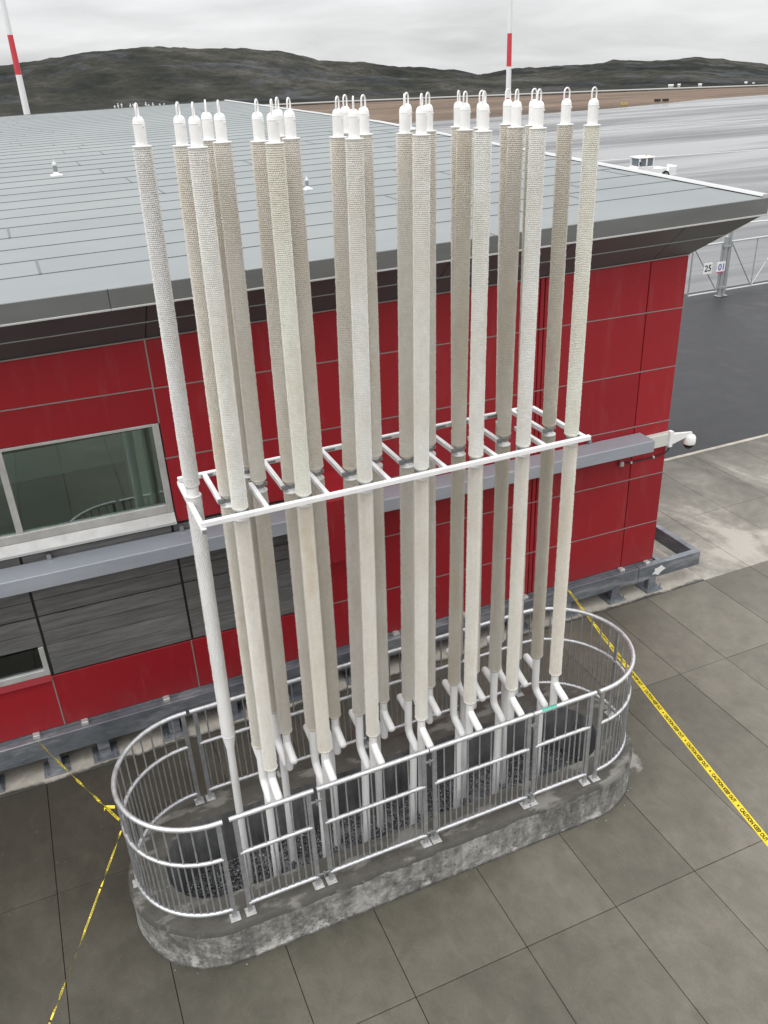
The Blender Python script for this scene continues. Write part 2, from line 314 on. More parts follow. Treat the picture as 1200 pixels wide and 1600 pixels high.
# ground
c=Mat('wet_asphalt',spec=0.22); a=c.noise(0.35,5,0.6,c.map((1,0.7,1),rot=(0,0,0.4)),0.8); b=c.noise(2.2,6,0.7); f=c.math('ADD',c.math('MULTIPLY',a,0.65),c.math('MULTIPLY',b,0.35))
c.color(c.ramp(f,(0.32,(0.020,0.0205,0.022)),(0.55,(0.036,0.0365,0.038)),(0.7,(0.070,0.070,0.071)))); c.rough(c.ramp(f,(0.32,0.30),(0.6,0.62))); c.bump(c.noise(90,3,0.7),0.25,0.006); M_ASPH=c.m
c=Mat('wet_apron'); a=c.noise(0.05,6,0.62,c.map((0.32,1.6,1),rot=(0,0,-0.10)),0.5); b=c.noise(0.4,6,0.7,c.map((0.4,1.6,1),rot=(0,0,-0.10)))
f=c.math('ADD',c.math('MULTIPLY',a,0.65),c.math('MULTIPLY',b,0.35)); c.color(c.ramp(f,(0.36,(0.060,0.060,0.063)),(0.50,(0.105,0.105,0.108)),(0.62,(0.165,0.165,0.165)))); c.rough(c.ramp(c.noise(0.09,6,0.68,c.map((0.16,1.5,1),rot=(0,0,-0.10),loc=(3,5,0)),0.6),(0.40,0.12),(0.50,0.30),(0.62,0.55))); M_APRON=c.m
M_CRUMB=Mat('mortar_crumb',0.9,col=(0.34,0.33,0.30)).m
M_LINE=Mat('faded_white_paint',0.7,col=(0.62,0.62,0.6)).m
c=Mat('gravel_field',0.9,spec=0.15); a=c.noise(0.04,6,0.65,c.map((0.5,1.6,1))); b=c.noise(0.5,5,0.7); c.color(c.ramp(c.math('ADD',c.math('MULTIPLY',a,0.7),c.math('MULTIPLY',b,0.3)),(0.36,(0.062,0.048,0.038)),(0.5,(0.135,0.096,0.070)),(0.62,(0.20,0.143,0.102)))); M_FIELD=c.m
c=Mat('tundra_hill',0.95,spec=0.06); n1_=c.noise(0.012,8,0.7,c.map((1,0.5,2.2)),0.6); n2_=c.noise(0.05,6,0.75,c.map((1,0.35,3))); n3_=c.noise(0.35,4,0.7); f=c.math('ADD',c.math('MULTIPLY',n1_,0.5),c.math('ADD',c.math('MULTIPLY',n2_,0.33),c.math('MULTIPLY',n3_,0.17)))
heath=c.ramp(f,(0.39,(0.008,0.009,0.008)),(0.46,(0.019,0.0205,0.017)),(0.52,(0.034,0.033,0.026)),(0.60,(0.075,0.072,0.064)))
rock=c.ramp(c.noise(0.018,7,0.7,c.map((1,1,1.4),loc=(40,10,0)),0.8),(0.51,0),(0.58,1)); c.color(c.mix(c.math('MULTIPLY',rock,0.55),heath,c.ramp(n2_,(0.40,(0.022,0.025,0.029)),(0.60,(0.078,0.083,0.092))))); M_HILL=c.m
M_ROADF=Mat('pale_gravel_road',0.9,col=(0.30,0.29,0.27)).m
c=Mat('mast_white',0.5,col=(0.74,0.74,0.74)); M_MW=c.m
M_MR=Mat('mast_red',0.5,col=(0.55,0.045,0.06)).m
M_YEL=Mat('tape_yellow',0.38,col=(0.80,0.63,0.045)).m; M_BLK=Mat('tape_black',0.5,col=(0.012,0.012,0.012)).m
M_TEAL=Mat('teal_label',0.5,col=(0.12,0.46,0.36)).m; M_SIGN=Mat('sign_white',0.5,col=(0.8,0.8,0.8)).m; M_BLUE=Mat('sign_blue',0.5,col=(0.03,0.09,0.33)).m
M_TUG=Mat('vehicle_white',0.35,col=(0.78,0.78,0.77)).m; M_TGLASS=Mat('vehicle_glass',0.08,col=(0.14,0.17,0.19)).m; M_TYRE=Mat('tyre_rubber',0.8,col=(0.018,0.018,0.018)).m
M_YSIGN=Mat('airfield_yellow',0.6,col=(0.46,0.33,0.08)).m; M_DKSIGN=Mat('airfield_black',0.7,col=(0.03,0.025,0.022)).m
c=Mat('fence_steel',0.5,0.4,(0.36,0.38,0.39)); M_FEN=c.m
M_DOME=Mat('smoked_dome',0.08,col=(0.02,0.02,0.022)).m; M_CREAM=Mat('cream_bracket',0.5,col=(0.60,0.60,0.56)).m; M_CAMW=Mat('camera_white',0.35,col=(0.80,0.80,0.79)).m

# ------------------------------------------------------------------ ground, apron, far terrain
def sheet(name, poly, z, mat):
    b=MB(); b.add([(x,y,z) for x,y in poly],[tuple(range(len(poly)))]); return tag(b.build(name,mat),kind='structure')
sheet('asphalt_road',[(-60,6.1),(90,6.1),(90,15.6),(-60,15.6)],-0.012,M_ASPH)
apron_far=[(-260,113),(20,113),(46.8,112.6),(70,112),(86.7,112.4),(100,116),(112,120.2),(126.3,120.2),(150,121),(330,124)]
sheet('apron',[(-260,15.6),(330,15.6)]+apron_far[::-1],-0.004,M_APRON)
tag(sheet('ground',[(-300,-200),(300,-200),(300,15),(90.0,15.5),(90,-8.6),(-60,-8.6),(-60,15.5),(-300,15)],-0.02,M_FIELD),kind='structure')
def ribbon(name, pts, wd, z, mat, parent=None, kind=None):
    b=MB(); V=[];F=[]
    for i,p in enumerate(pts):
        t=Vector(pts[min(i+1,len(pts)-1)])-Vector(pts[max(i-1,0)]); n=Vector((-t.y,t.x)).normalized()*wd/2
        V+=[(p[0]+n.x,p[1]+n.y,z),(p[0]-n.x,p[1]-n.y,z)]
    for i in range(len(pts)-1): F.append((2*i,2*i+1,2*i+3,2*i+2))
    b.add(V,F); o=b.build(name,mat,parent)
    if kind: o['kind']=kind
    return o
ribbon('apron_marking',[(14,60),(40,50),(62,45.6),(95,42)],0.22,0.0005,M_LINE,None,'structure')
ribbon('apron_marking',[(20,86),(60,76),(110,68)],0.35,0.0005,M_LINE,None,'structure')
ribbon('apron_marking',[(25.5,24.6),(29,24.0),(40,22.0)],0.14,0.0005,M_LINE,None,'structure')
# heights of the land by bearing (degrees from +Y towards +X) and distance from the terminal
def itp(t,x):
    if x<=t[0][0]: return t[0][1]
    for (a,u),(b,v) in zip(t,t[1:]):
        if x<=b:
            k=(x-a)/(b-a); k=k*k*(3-2*k)*0.5+k*0.5; return u+(v-u)*k
    return t[-1][1]
RIDGE1=[(-60,.015),(-30,.02),(1.4,.0207),(4.0,.0245),(5.9,.0305),(8.4,.0312),(10.8,.0308),(13.9,.0282),(16.9,.0232),(18.4,.0174),(19.5,.0125),(21.8,.009),(24.8,.0019),(27.1,-.001),(28.9,-.0071),(34,-.018),(60,-.03),(120,-.03)]
RIDGE2=[(-60,-.02),(18,-.02),(21.7,-.0089),(27.1,-.0094),(28.9,-.0071),(30.9,-.0027),(33.2,-.0032),(35.4,-.0014),(36.9,.0003),(38.3,-.0019),(40.1,-.0022),(41.3,-.0014),(42.5,-.0052),(43.9,-.0068),(45.2,-.0106),(52,-.012),(60,-.005),(75,.004),(120,-.01)]
RIDGE3=[(-60,.002),(1.1,-.0003),(5.6,-.0005),(8.8,-.006),(11.3,-.0158),(13.5,-.0237),(20,-.04),(120,-.04)]
SL=[(-60,.002),(0,.004),(20,.008),(30,.012),(45,.02),(120,.02)]
ROADT=[(-60,-.027),(0,-.0272),(18.5,-.0268),(31.5,-.0280),(46,-.0286),(120,-.029)]
E0=6.38
def sm(a,b,x):
    t=min(max((x-a)/(b-a),0),1); return t*t*(3-2*t)
def zbase(r,a): return -itp(SL,a)*max(0,r-185)-0.03
_rr={}
def road_r(a):
    k=round(a,2)
    if k not in _rr:
        s=itp(SL,a); t=-itp(ROADT,a); _rr[k]=(E0+0.03-s*185)/(t-s)
    return _rr[k]
def terr(r,a):
    zb=zbase(r,a); rr=road_r(a); z=zb
    if r>rr+8:
        r1=rr+8; ra=rr+330; rb=rr+420
        zr=E0+itp(RIDGE1,a)*ra; g=(sm(r1,ra,r)**1.15) if r<ra else 1-0.8*sm(ra,ra+500,r)
        h1=zb+(zr-zbase(ra,a))*g
        zr2=E0+itp(RIDGE2,a)*rb; g2=(sm(r1,rb,r)**1.15) if r<rb else 1-0.8*sm(rb,rb+500,r)
        h2=zb+(zr2-zbase(rb,a))*g2
        z=max(z,h1,h2)
        rc=rr+95; g3=math.exp(-((r-rc)/55)**2); zr3=E0+itp(RIDGE3,a)*rc
        z=max(z,zb+(zr3-zb)*g3)
        x=r*math.sin(R(a)); y=r*math.cos(R(a)); k=sm(r1,r1+90,r)
        z+=k*(mnoise.fractal(Vector((x*.011,y*.011,0)),1.0,2.0,5)*1.6+mnoise.fractal(Vector((x*.05,y*.03,7)),0.8,2.0,5)*1.5)
    return z
azs=[-40+0.3*i for i in range(int(125/0.3)+1)]
rad=[100]+[130+8*i for i in range(8)]+[200+5.5*i for i in range(36)]+[400+8*i for i in range(70)]+[970+60*i for i in range(8)]
V=[];F=[]
for a in azs:
    for r in rad: V.append((CAM.x+r*math.sin(R(a)),CAM.y+r*math.cos(R(a)),terr(r,a)))
nr=len(rad); iroad=[]
mi=[]
for i in range(len(azs)-1):
    for j in range(nr-1):
        F.append((i*nr+j,(i+1)*nr+j,(i+1)*nr+j+1,i*nr+j+1)); mi.append(0 if rad[j]<road_r(azs[i])+6 else 1)
me=bpy.data.meshes.new('hills'); me.from_pydata(V,[],F); me.materials.append(M_FIELD); me.materials.append(M_HILL); me.polygons.foreach_set('material_index',mi); me.update()
hills=tag(obj('hills',me),kind='structure')
b=MB(); V=[];F=[]
for i,a in enumerate([-30+1.0*k for k in range(110)]):
    r=road_r(a)
    for rr_ in (r-5,r+5): V.append((CAM.x+rr_*math.sin(R(a)),CAM.y+rr_*math.cos(R(a)),zbase(r,a)+0.45))
    if i: F.append((2*i-2,2*i-1,2*i+1,2*i))
b.add(V,F); tag(b.build('road',M_ROADF),kind='structure')
def polar(a,r): return Vector((CAM.x+r*math.sin(R(a)),CAM.y+r*math.cos(R(a)),terr(r,a)))

# ------------------------------------------------------------------ pavement slabs
PX=[-14.2,-12.4,-10.6,-8.8,-7.0,-5.2,-3.4,-2.35,-1.47,-0.666,0.241,1.035,2.038,2.919,3.761,4.557,5.489,6.171,7.151,7.947,8.9,9.85,10.8,11.75,12.7,14.0]
PY=[-8.5,-5.35,-3.15,-0.943,1.266,2.72]
cutb=MB(); cutb.prism(stadium(-0.09,3.33,0.67,0.72,24),-0.6,0.3); cut=cutb.build('cutter',M_JOINT)
def cutout(o):
    md=o.modifiers.new('b','BOOLEAN'); md.operation='DIFFERENCE'; md.object=cut; md.solver='EXACT'
    bpy.context.view_layer.update(); dg=bpy.context.evaluated_depsgraph_get(); me=bpy.data.meshes.new_from_object(o.evaluated_get(dg)); o.modifiers.clear(); o.data=me
bb=MB(); bb.box(PX[0],PX[-1],PY[0],6.08,-0.10,-0.026); pav=tag(bb.build('pavement',M_JOINT),kind='structure'); cutout(pav)
G=0.0026
def slab(x0,x1,y0,y1,mat):
    b=MB(); dz=random.uniform(-0.0012,0.0012); b.bbox(x0+G,x1-G,y0+G,y1-G,-0.03,dz,0.003)
    o=b.build('slab',mat,pav)
    if x1>-0.9 and x0<4.1 and y1>-0.1 and y0<1.45: cutout(o)
for i in range(len(PX)-1):
    for j in range(len(PY)-1): slab(PX[i],PX[i+1],PY[j],PY[j+1],M_SLAB)
for i in range(len(PX)-1):
    if PX[i]>=7.15:
        for y0,y1 in ((2.72,4.25),(4.25,6.08)): slab(PX[i],PX[i+1],y0,y1,M_DRYSLAB)
slab(6.171,7.151,3.9,6.08,M_DRYSLAB)
b=MB(); b.bbox(-14.2,7.151-G,2.72+G,3.9-G,-0.03,0.004,0.003); b.build('footing',M_FOOT,pav)
b=MB(); b.bbox(6.4,14.0,6.085,6.16,-0.08,0.012,0.004); tag(b.build('kerb_edge',M_FOOT),kind='structure')
bpy.data.objects.remove(cut)

# ------------------------------------------------------------------ oval curb and its gravel
H=0.437; XA,XB,YC=-0.09,3.33,0.67; RO,RI=0.76,0.43
curb=thing('concrete_curb','long oval grey concrete curb with streaked sides and wet dark rim round the pipes','curb')
outer=stadium(XA,XB,YC,RO,40); inner=stadium(XA-0.02,XB,YC,RI,40); outer2=stadium(XA,XB,YC,RO-0.012,40); n=len(outer)
V=[];F=[]
zs=[-0.10]+[0.0+0.025*k for k in range(17)]
for z in zs:
    for i,(x,y) in enumerate(outer):
        nx,ny=(x-min(max(x,XA),XB))/RO,(y-YC)/RO
        d=mnoise.fractal(Vector((x*2.2,y*2.2,z*3)),1.0,2.0,4)*0.006
        if z>0.35: d+=0.004
        V.append((x+nx*d,y+ny*d,z))
k0=len(zs)*n
for (x,y) in outer2: V.append((x,y,H))
for (x,y) in inner: V.append((x,y,H))
for q in range(len(zs)-1):
    for i in range(n): j=(i+1)%n; F.append((q*n+i,q*n+j,(q+1)*n+j,(q+1)*n+i))
q=len(zs)-1
for i in range(n): j=(i+1)%n; F.append((q*n+i,q*n+j,k0+j,k0+i)); F.append((k0+i,k0+j,k0+n+j,k0+n+i))
me=bpy.data.meshes.new('wall'); me.from_pydata(V,[],F); me.materials.append(M_CURB); shade(me,35); obj('wall',me,curb)
V=[];F=[]
for z in (H-0.001,0.2,-0.02,-0.40):
    for (x,y) in inner: V.append((x,y,z))
for q in range(3):
    for i in range(n): j=(i+1)%n; F.append((q*n+j,q*n+i,(q+1)*n+i,(q+1)*n+j))
F.append(tuple(3*n+i for i in range(n)))
me=bpy.data.meshes.new('inner_wall'); me.from_pydata(V,[],F); me.materials.append(M_PIT); shade(me,35); obj('inner_wall',me,curb)
# gravel stones
bm=bmesh.new(); bmesh.ops.create_icosphere(bm,subdivisions=1,radius=1.0); iv=np.array([v.co[:] for v in bm.verts]); jf=np.array([[v.index for v in f.verts] for f in bm.faces]); bm.free()
NS=15000; P=[]
while len(P)<NS:
    x=random.uniform(XA-RI,XB+RI); y=random.uniform(YC-RI,YC+RI); cx=min(max(x,XA),XB)
    if (x-cx)**2+(y-YC)**2<(RI-0.012)**2: P.append((x,y,-0.16+random.uniform(-0.02,0.025)+0.03*mnoise.noise(Vector((x*2,y*2,0)))))
P=np.array(P); s=rng.uniform(0.006,0.015,(NS,1,1))*rng.uniform(0.6,1.25,(NS,1,3)); jit=rng.uniform(0.78,1.2,(NS,len(iv),1))
a=rng.uniform(0,6.28,NS); ca,sa=np.cos(a),np.sin(a); vv=iv[None]*jit*s
rot=np.stack([vv[...,0]*ca[:,None]-vv[...,1]*sa[:,None],vv[...,0]*sa[:,None]+vv[...,1]*ca[:,None],vv[...,2]],-1)+P[:,None]
ff=(jf[None]+(np.arange(NS)*len(iv))[:,None,None]).reshape(-1,3)
me=bpy.data.meshes.new('gravel'); me.from_pydata(rot.reshape(-1,3).tolist(),[],ff.tolist()); me.materials.append(M_GRAV); me.update()
tag(obj('gravel',me),'dark wet crushed stone filling the oval curb round the pipes','gravel',kind='stuff')
b=MB(); b.prism(stadium(XA-0.02,XB,YC,RI-0.002,40),-0.39,-0.165); tag(b.build('gravel_bed',M_PIT),kind='structure')

# broken mortar crumbs lying along the curb
V=[];F=[]; random.seed(11)
for q in range(34):
    u=random.random(); k=random.randrange(len(outer)); x,y=outer[k]; x2,y2=outer[(k+1)%len(outer)]; x+=(x2-x)*u; y+=(y2-y)*u
    nx,ny=(x-min(max(x,XA),XB))/RO,(y-YC)/RO; e=0.012+abs(random.gauss(0,0.035)); r=random.uniform(0.002,0.008); b0=len(V)
    for p in iv: V.append((x+nx*e+p[0]*r*random.uniform(.7,1.3),y+ny*e+p[1]*r*random.uniform(.7,1.3),0.002+max(0,p[2]*r*0.6+r*0.3)))
    F+=[tuple(int(i)+b0 for i in f) for f in jf]
me=bpy.data.meshes.new('mortar_crumbs'); me.from_pydata(V,[],F); me.materials.append(M_CRUMB); me.update()
tag(obj('mortar_crumbs',me),'pale mortar crumbs scattered on the slabs along the foot of the curb','rubble',kind='stuff')

# ------------------------------------------------------------------ terminal building
bld=thing('terminal_building','red panelled single storey building with flat grey roof and charcoal soffit','building',(2.0,2.95,0))
def part(b,name,mats,parent=None,smooth=False,wp=None):
    off=Vector((2.0,2.95,0)) if parent is bld or parent is None else Vector((2.0,2.95,0))
    f=(lambda p:tuple(Vector(wp(p))-off)) if wp else (lambda p:(p[0]-2.0,p[1]-2.95,p[2]))
    return b.build(name,mats,parent or bld,smooth,f)
GT=[(-1,0),(0,0),(.43,-.008),(1.0,-.015),(3.9,-.015),(4.38,.007),(5.0,.012),(9,.012)]
def lin(t,x):
    for (a,u),(b_,v) in zip(t,t[1:]):
        if x<=b_: return u+(v-u)*(x-a)/(b_-a)
    return t[-1][1]
def WZ(p): return (p[0],p[1],p[2]+lin(GT,p[2])*(min(max(p[0],-12.5),7.2)-3.0))    # the frame has settled a little out of level
WY=2.95; XR=6.40; XL=-12.0
# core
b=MB()
b.box(0.30,XR-0.012,WY+0.03,25.5,0.46,4.9)
b.box(XL,0.30,WY+0.03,3.3,0.46,1.13); b.box(XL,0.30,WY+0.03,3.3,1.47,2.5); b.box(-1.17,0.30,WY+0.03,3.3,1.13,1.47); b.box(XL,0.30,WY+0.03,3.3,3.53,4.9)
b.box(XL,0.30,5.6,25.5,0.46,4.9); b.box(XL,0.30,3.3,5.6,4.0,4.9); b.box(XL,0.30,3.3,5.6,0.46,2.2)
part(b,'wall_core',M_BACK)
b=MB(); b.box(XR-0.014,XR,WY+0.03,25.5,0.46,4.36); part(b,'side_cladding',M_RED)
# red cassettes: columns and rows
def cassette(x0,x1,z0,z1,y=WY,g=0.006,mat=None,name='wall_panel'):
    b=MB(); b.bbox(x0+g,x1-g,y,y+0.022,z0+g,z1-g,0.003); part(b,name,mat or M_RED,wp=WZ)
def hline(x0,x1,z,wd=0.011):
    b=MB(); b.box(x0,x1,WY-0.003,WY+0.012,z-wd/2,z+wd/2); part(b,'joint_trim',M_TRIM,wp=WZ)
def vline(x,z0,z1,mat=None,wd=0.010):
    b=MB(); b.box(x-wd/2,x+wd/2,WY-0.002,WY+0.012,z0,z1); part(b,'joint_trim',mat or M_TRIM,wp=WZ)
ROWS=[0.455,1.066,1.766,2.475,3.168,3.868,4.383]
COLS=[(1.70,4.445),(4.445,4.505),(4.505,5.875),(5.875,XR)]
for x0,x1 in COLS:
    for z0,z1 in zip(ROWS,ROWS[1:]): cassette(x0,x1,z0,z1)
for z in ROWS[1:-1]: hline(1.70,XR,z)
for z0,z1 in zip(ROWS[3:],ROWS[4:]): cassette(0.32,1.70,z0,z1)
for z in ROWS[4:-1]: hline(0.32,1.70,z)
# band over the window
for xa,xb in ((0.32,-2.2),(-2.2,-4.7),(-4.7,-7.2),(-7.2,-9.7)):
    cassette(xb,xa,3.875,4.383); cassette(xb,xa,3.53,3.875); hline(xb,xa,3.875)
vline(0.32,3.53,4.383,wd=0.014)
b=MB(); b.box(XL,XR,WY-0.006,WY+0.01,4.383,4.395); part(b,'joint_trim',M_TRIM,wp=WZ)
# lower red band
LB=[1.70,0.25,-1.165,-2.6,-4.0,-5.4]
for xa,xb in zip(LB,LB[1:]): cassette(xb,xa,0.455,1.066 if xa>-1.1 else 1.035)
for xx in LB[1:-1]: vline(xx,0.46,1.06,wd=0.013)
# grey boards
def board(x0,x1,z0,z1,y=WY+0.004):
    b=MB(); b.bbox(x0+0.006,x1-0.006,y,y+0.018,z0+0.0035,z1-0.0035,0.003); part(b,'siding_board',M_WOOD,wp=WZ)
BZ=[1.075,1.262,1.435,1.60,1.775,1.96,2.13,2.30,2.455]
for xa,xb in ((1.70,0.27),(0.27,-1.145),(-1.145,-2.6),(-2.6,-4.05)):
    for z0,z1 in zip(BZ,BZ[1:]):
        if xa<-1.1 and z1<1.44: continue
        board(xb+0.006,xa-0.006,z0+(0.004 if abs(z0-1.775)<.01 else 0),z1-(0.004 if abs(z1-1.775)<.01 else 0))
# red hood boxed out from the wall
hood=MB(); pr=[(2.97,2.72),(2.62,2.60),(2.585,2.55),(2.58,2.42),(2.58,1.84),(2.97,1.84)]
V=[(1.66,y,z) for y,z in pr]+[(2.16,y,z) for y,z in pr]; k=len(pr)
hood.add(V,[tuple(range(k)),tuple(range(2*k-1,k-1,-1))]+[(i,k+i,k+(i+1)%k,(i+1)%k) for i in range(k)])
part(hood,'duct_hood',M_RED)
# big window
win=obj('window',None,bld)
def wpart(b,name,mat): return part(b,name,mat,win,wp=WZ)
b=MB(); zt,zb_=3.53,2.475+0.04
for (x0,x1,z0,z1) in ((0.25,0.312,2.60,3.53),(XL,0.25,2.60,2.69)): b.bbox(x0,x1,WY-0.004,WY+0.05,z0,z1,0.004)
b.bbox(XL,0.25,WY+0.0,WY+0.05,3.505,3.532,0.003)
wpart(b,'frame',M_ALU)
for xm in (-1.09,-2.47,-3.85): b=MB(); b.bbox(xm-0.03,xm+0.03,WY-0.001,WY+0.05,2.69,3.506,0.004); wpart(b,'mullion',M_ALU)
b=MB(); b.add([(XL,WY-0.055,2.51),(0.312,WY-0.055,2.51),(0.312,WY-0.004,2.60),(XL,WY-0.004,2.60),(XL,WY+0.04,2.49),(0.312,WY+0.04,2.49)],[(0,1,2,3),(1,5,2),(0,3,4),(0,4,5,1),(3,2,5,4)]); wpart(b,'sill',M_ALU)
b=MB(); b.box(XL,0.315,WY-0.058,WY-0.052,2.488,2.512); wpart(b,'sill_edge',M_PALE)
for x0,x1 in ((-1.06,0.25),(-2.44,-1.12),(-3.82,-2.50)):
    b=MB(); b.box(x0,x1,WY+0.028,WY+0.034,2.69,3.506); wpart(b,'pane',M_GLASS)
# the room behind the glass
b=MB(); b.box(XL,0.29,3.3,5.6,2.21,2.24); part(b,'room_floor',M_ROOMD)
b=MB(); b.box(XL,0.29,5.45,5.5,2.24,4.0); part(b,'room_wall_or_backing',M_ROOM)
b=MB(); b.box(-0.02,0.18,3.06,3.42,2.24,3.98); part(b,'room_column',M_ROOM)
b=MB(); b.box(-4,-0.1,3.06,3.28,2.505,2.56); part(b,'room_ledge',M_ROOM)
b=MB(); b.box(0.2,0.29,3.3,5.5,2.24,4.0); part(b,'room_wall_or_backing',M_ROOM)
b=MB(); b.box(-4.0,-1.0,3.27,3.29,1.0,1.6); part(b,'room_wall_or_backing',M_ROOM)  # pale backing added close behind the low window to lighten it
# low window at the left edge
low=obj('window',None,bld)
b=MB(); b.bbox(-1.215,-1.165,WY-0.004,WY+0.05,1.09,1.43,0.004); b.bbox(-3.4,-1.215,WY-0.004,WY+0.05,1.09,1.16,0.004); part(b,'frame',M_ALU,low,wp=WZ)
b=MB(); b.box(-3.4,-1.215,WY+0.03,WY+0.036,1.16,1.43); part(b,'pane',M_GLASS,low,wp=WZ)
b=MB(); b.add([(-3.4,WY-0.03,1.03),(-1.165,WY-0.03,1.03),(-1.165,WY,1.09),(-3.4,WY,1.09),(-3.4,WY+.02,1.03),(-1.165,WY+.02,1.03)],[(0,1,2,3),(1,5,2),(0,3,4),(0,4,5,1)]); part(b,'sill',M_RED,low,wp=WZ)
# soffit, fascia
EY=2.45; EX=6.95; SW=4.383; SE=4.815; FT=4.975
def sofp(u,v): return (u,WY+0.02-(WY+0.02-EY-0.02)*v,SW+(SE-SW)*v)
sx=[XL,-9.7,-7.2,-4.7,-2.2,0.335,1.7,3.15,4.5,5.9]
for a_,b_ in zip(sx,sx[1:]):
    for v0,v1 in ((0.005,0.495),(0.505,0.995)):
        bq=MB(); g=0.004; p=[sofp(a_+g,v0),sofp(b_-g,v0),sofp(b_-g,v1),sofp(a_+g,v1)]
        bq.add(p+[(x,y+0.012,z+0.018) for x,y,z in p],[(3,2,1,0),(4,5,6,7),(0,1,5,4),(1,2,6,5),(2,3,7,6),(3,0,4,7)]); part(bq,'soffit_panel',M_SOFF,wp=WZ)
ov=WY-EY
for v0,v1 in ((0.005,0.495),(0.505,0.995)):
    p0=sofp(5.904,v0); p3=sofp(5.904,v1); e0=XR+ov*v0; e1=XR+(EX-XR)*v1
    p=[p0,(XR+(EX-XR)*v0,p0[1],p0[2]),(e1,p3[1],p3[2]),p3]
    bq=MB(); bq.add(p+[(x,y+0.012,z+0.018) for x,y,z in p],[(3,2,1,0),(4,5,6,7),(0,1,5,4),(1,2,6,5),(2,3,7,6),(3,0,4,7)]); part(bq,'soffit_panel',M_SOFF,wp=WZ)
bq=MB(); bq.add([(XR,WY+.02,SW),(XR,25.5,SW),(EX,25.9,SE),(EX,EY+.02,SE),(XR-.02,WY+.04,SW+.03),(XR-.02,25.5,SW+.03),(EX-.02,25.9,SE+.03),(EX-.02,EY+.05,SE+.03)],[(0,1,2,3),(7,6,5,4),(0,4,5,1),(1,5,6,2),(2,6,7,3),(3,7,4,0)]); part(bq,'soffit_panel',M_SOFF,wp=WZ)
p_=sofp(0,0.5); bq=MB(); bq.box(XL,XR+0.27,p_[1]-0.006,p_[1]+0.006,p_[2]-0.006,p_[2]+0.004); part(bq,'soffit_trim',M_STRUT,wp=WZ)
fx=[XL,-7.0,-3.6,0.05,2.9,EX]
for a_,b_ in zip(fx,fx[1:]):
    bq=MB(); bq.bbox(a_,b_-0.003,EY,EY+0.03,SE-0.012,FT,0.004); part(bq,'fascia',M_FASC,wp=WZ)
    bq=MB(); bq.bbox(a_,b_-0.002,EY-0.008,EY+0.004,SE-0.016,SE,0.002); part(bq,'fascia_trim',M_PALE,wp=WZ)
bq=MB(); bq.bbox(EX-0.03,EX,EY+0.031,26.1,SE-0.012,FT,0.004)
zq=lambda y: FT+0.042*(min(y,13.0)-EY)+0.0235*max(0,y-13.0)
V=[(EX-0.03,EY+.031,SE),(EX,EY+.031,SE),(EX-0.03,EY+.031,zq(EY)),(EX,EY+.031,zq(EY)),(EX-0.03,13,SE),(EX,13,SE),(EX-0.03,13,zq(13)),(EX,13,zq(13)),(EX-0.03,26.1,SE),(EX,26.1,SE),(EX-0.03,26.1,zq(26.1)),(EX,26.1,zq(26.1))]
bq=MB(); bq.add(V,[(0,1,3,2),(1,5,7,3),(5,9,11,7),(0,2,6,4),(4,6,10,8),(8,10,11,9),(2,3,7,6),(6,7,11,10)]); part(bq,'fascia',M_FASC,wp=WZ)
# roof: decking, membrane strips and metal edge
roof=obj('roof',None,bld)
def rpart(b,name,mat): return part(b,name,mat,roof,wp=WZ)
bq=MB(); 
for y0,y1 in ((EY+0.035,13.0),(13.0,26.1)):
    a0,a1=zq(y0)-0.03,zq(y1)-0.03
    bq.add([(XL,y0,a0-.1),(EX-.04,y0,a0-.1),(EX-.04,y1,a1-.1),(XL,y1,a1-.1),(XL,y0,a0),(EX-.04,y0,a0),(EX-.04,y1,a1),(XL,y1,a1)],[(4,5,6,7),(0,1,5,4),(1,2,6,5),(2,3,7,6),(3,0,4,7)])
rpart(bq,'deck',M_SEAM)
ys=[EY+0.008,3.29]+[3.29+0.597*k for k in range(1,39)]; ys=[y for y in ys if y<26.0]+[26.1]
for i,(y0,y1) in enumerate(zip(ys,ys[1:])):
    cuts=[XL]; 
    if i==1: cuts+=[-0.40]
    elif i==4: cuts+=[-0.58]
    elif i in (5,6,7,8,9,10,11,12,13,14): cuts+=[1.55-0.11*(i-5) if i%2 else 2.7+0.3*(i%3)]
    elif i>14: cuts+=[random.uniform(-0.3,1.2)]
    else: cuts+=[3.6]
    if i not in (0,): cuts+=[max(cuts[-1]+1.6,4.2)+random.uniform(0,1.6)]
    cuts+=[EX-0.002]
    for x0,x1 in zip(cuts,cuts[1:]):
        bq=MB(); th=0.010; g=0.004
        h0,h1=zq(y0)+(0.0 if i==0 else 0.002),zq(y1)-0.004
        h0b=h0-(0.0065 if y0<9 else 0.0045)
        bq.add([(x0+g,y0,h0),(x1-g,y0,h0),(x1-g,y1+0.02,h1),(x0+g,y1+0.02,h1)],[(0,1,2,3)],0)
        if i: bq.add([(x0+g,y0,h0),(x1-g,y0,h0),(x1-g,y0,h0b),(x0+g,y0,h0b)],[(3,2,1,0)],1)
        bq.add([(x0+g,y0,h0),(x0+g,y1+.02,h1),(x0+g,y1+.02,h1-.02),(x0+g,y0,h0b)],[(0,1,2,3)],1)
        if x1<EX-0.1: bq.add([(x1-g-.012,y0-.001,h0+.0025),(x1+.006,y0-.001,h0+.0025),(x1+.006,y1,h1+.0025),(x1-g-.012,y1,h1+.0025)],[(0,1,2,3)],1)
        rpart(bq,'roof_sheet',[M_ROOF,M_SEAM if y0<12 else M_SEAM2])
bq=MB(); V=[]
for y in (EY+.04,13.0,26.12):
    z=zq(y)+0.03; V+=[(EX-0.075,y,z-.02),(EX-0.06,y,z),(EX+0.006,y,z),(EX+0.006,y,z-.05)]
F=[]
for k in range(2):
    for j in range(3): F.append((4*k+j,4*k+j+1,4*k+5+j,4*k+4+j)[::-1])
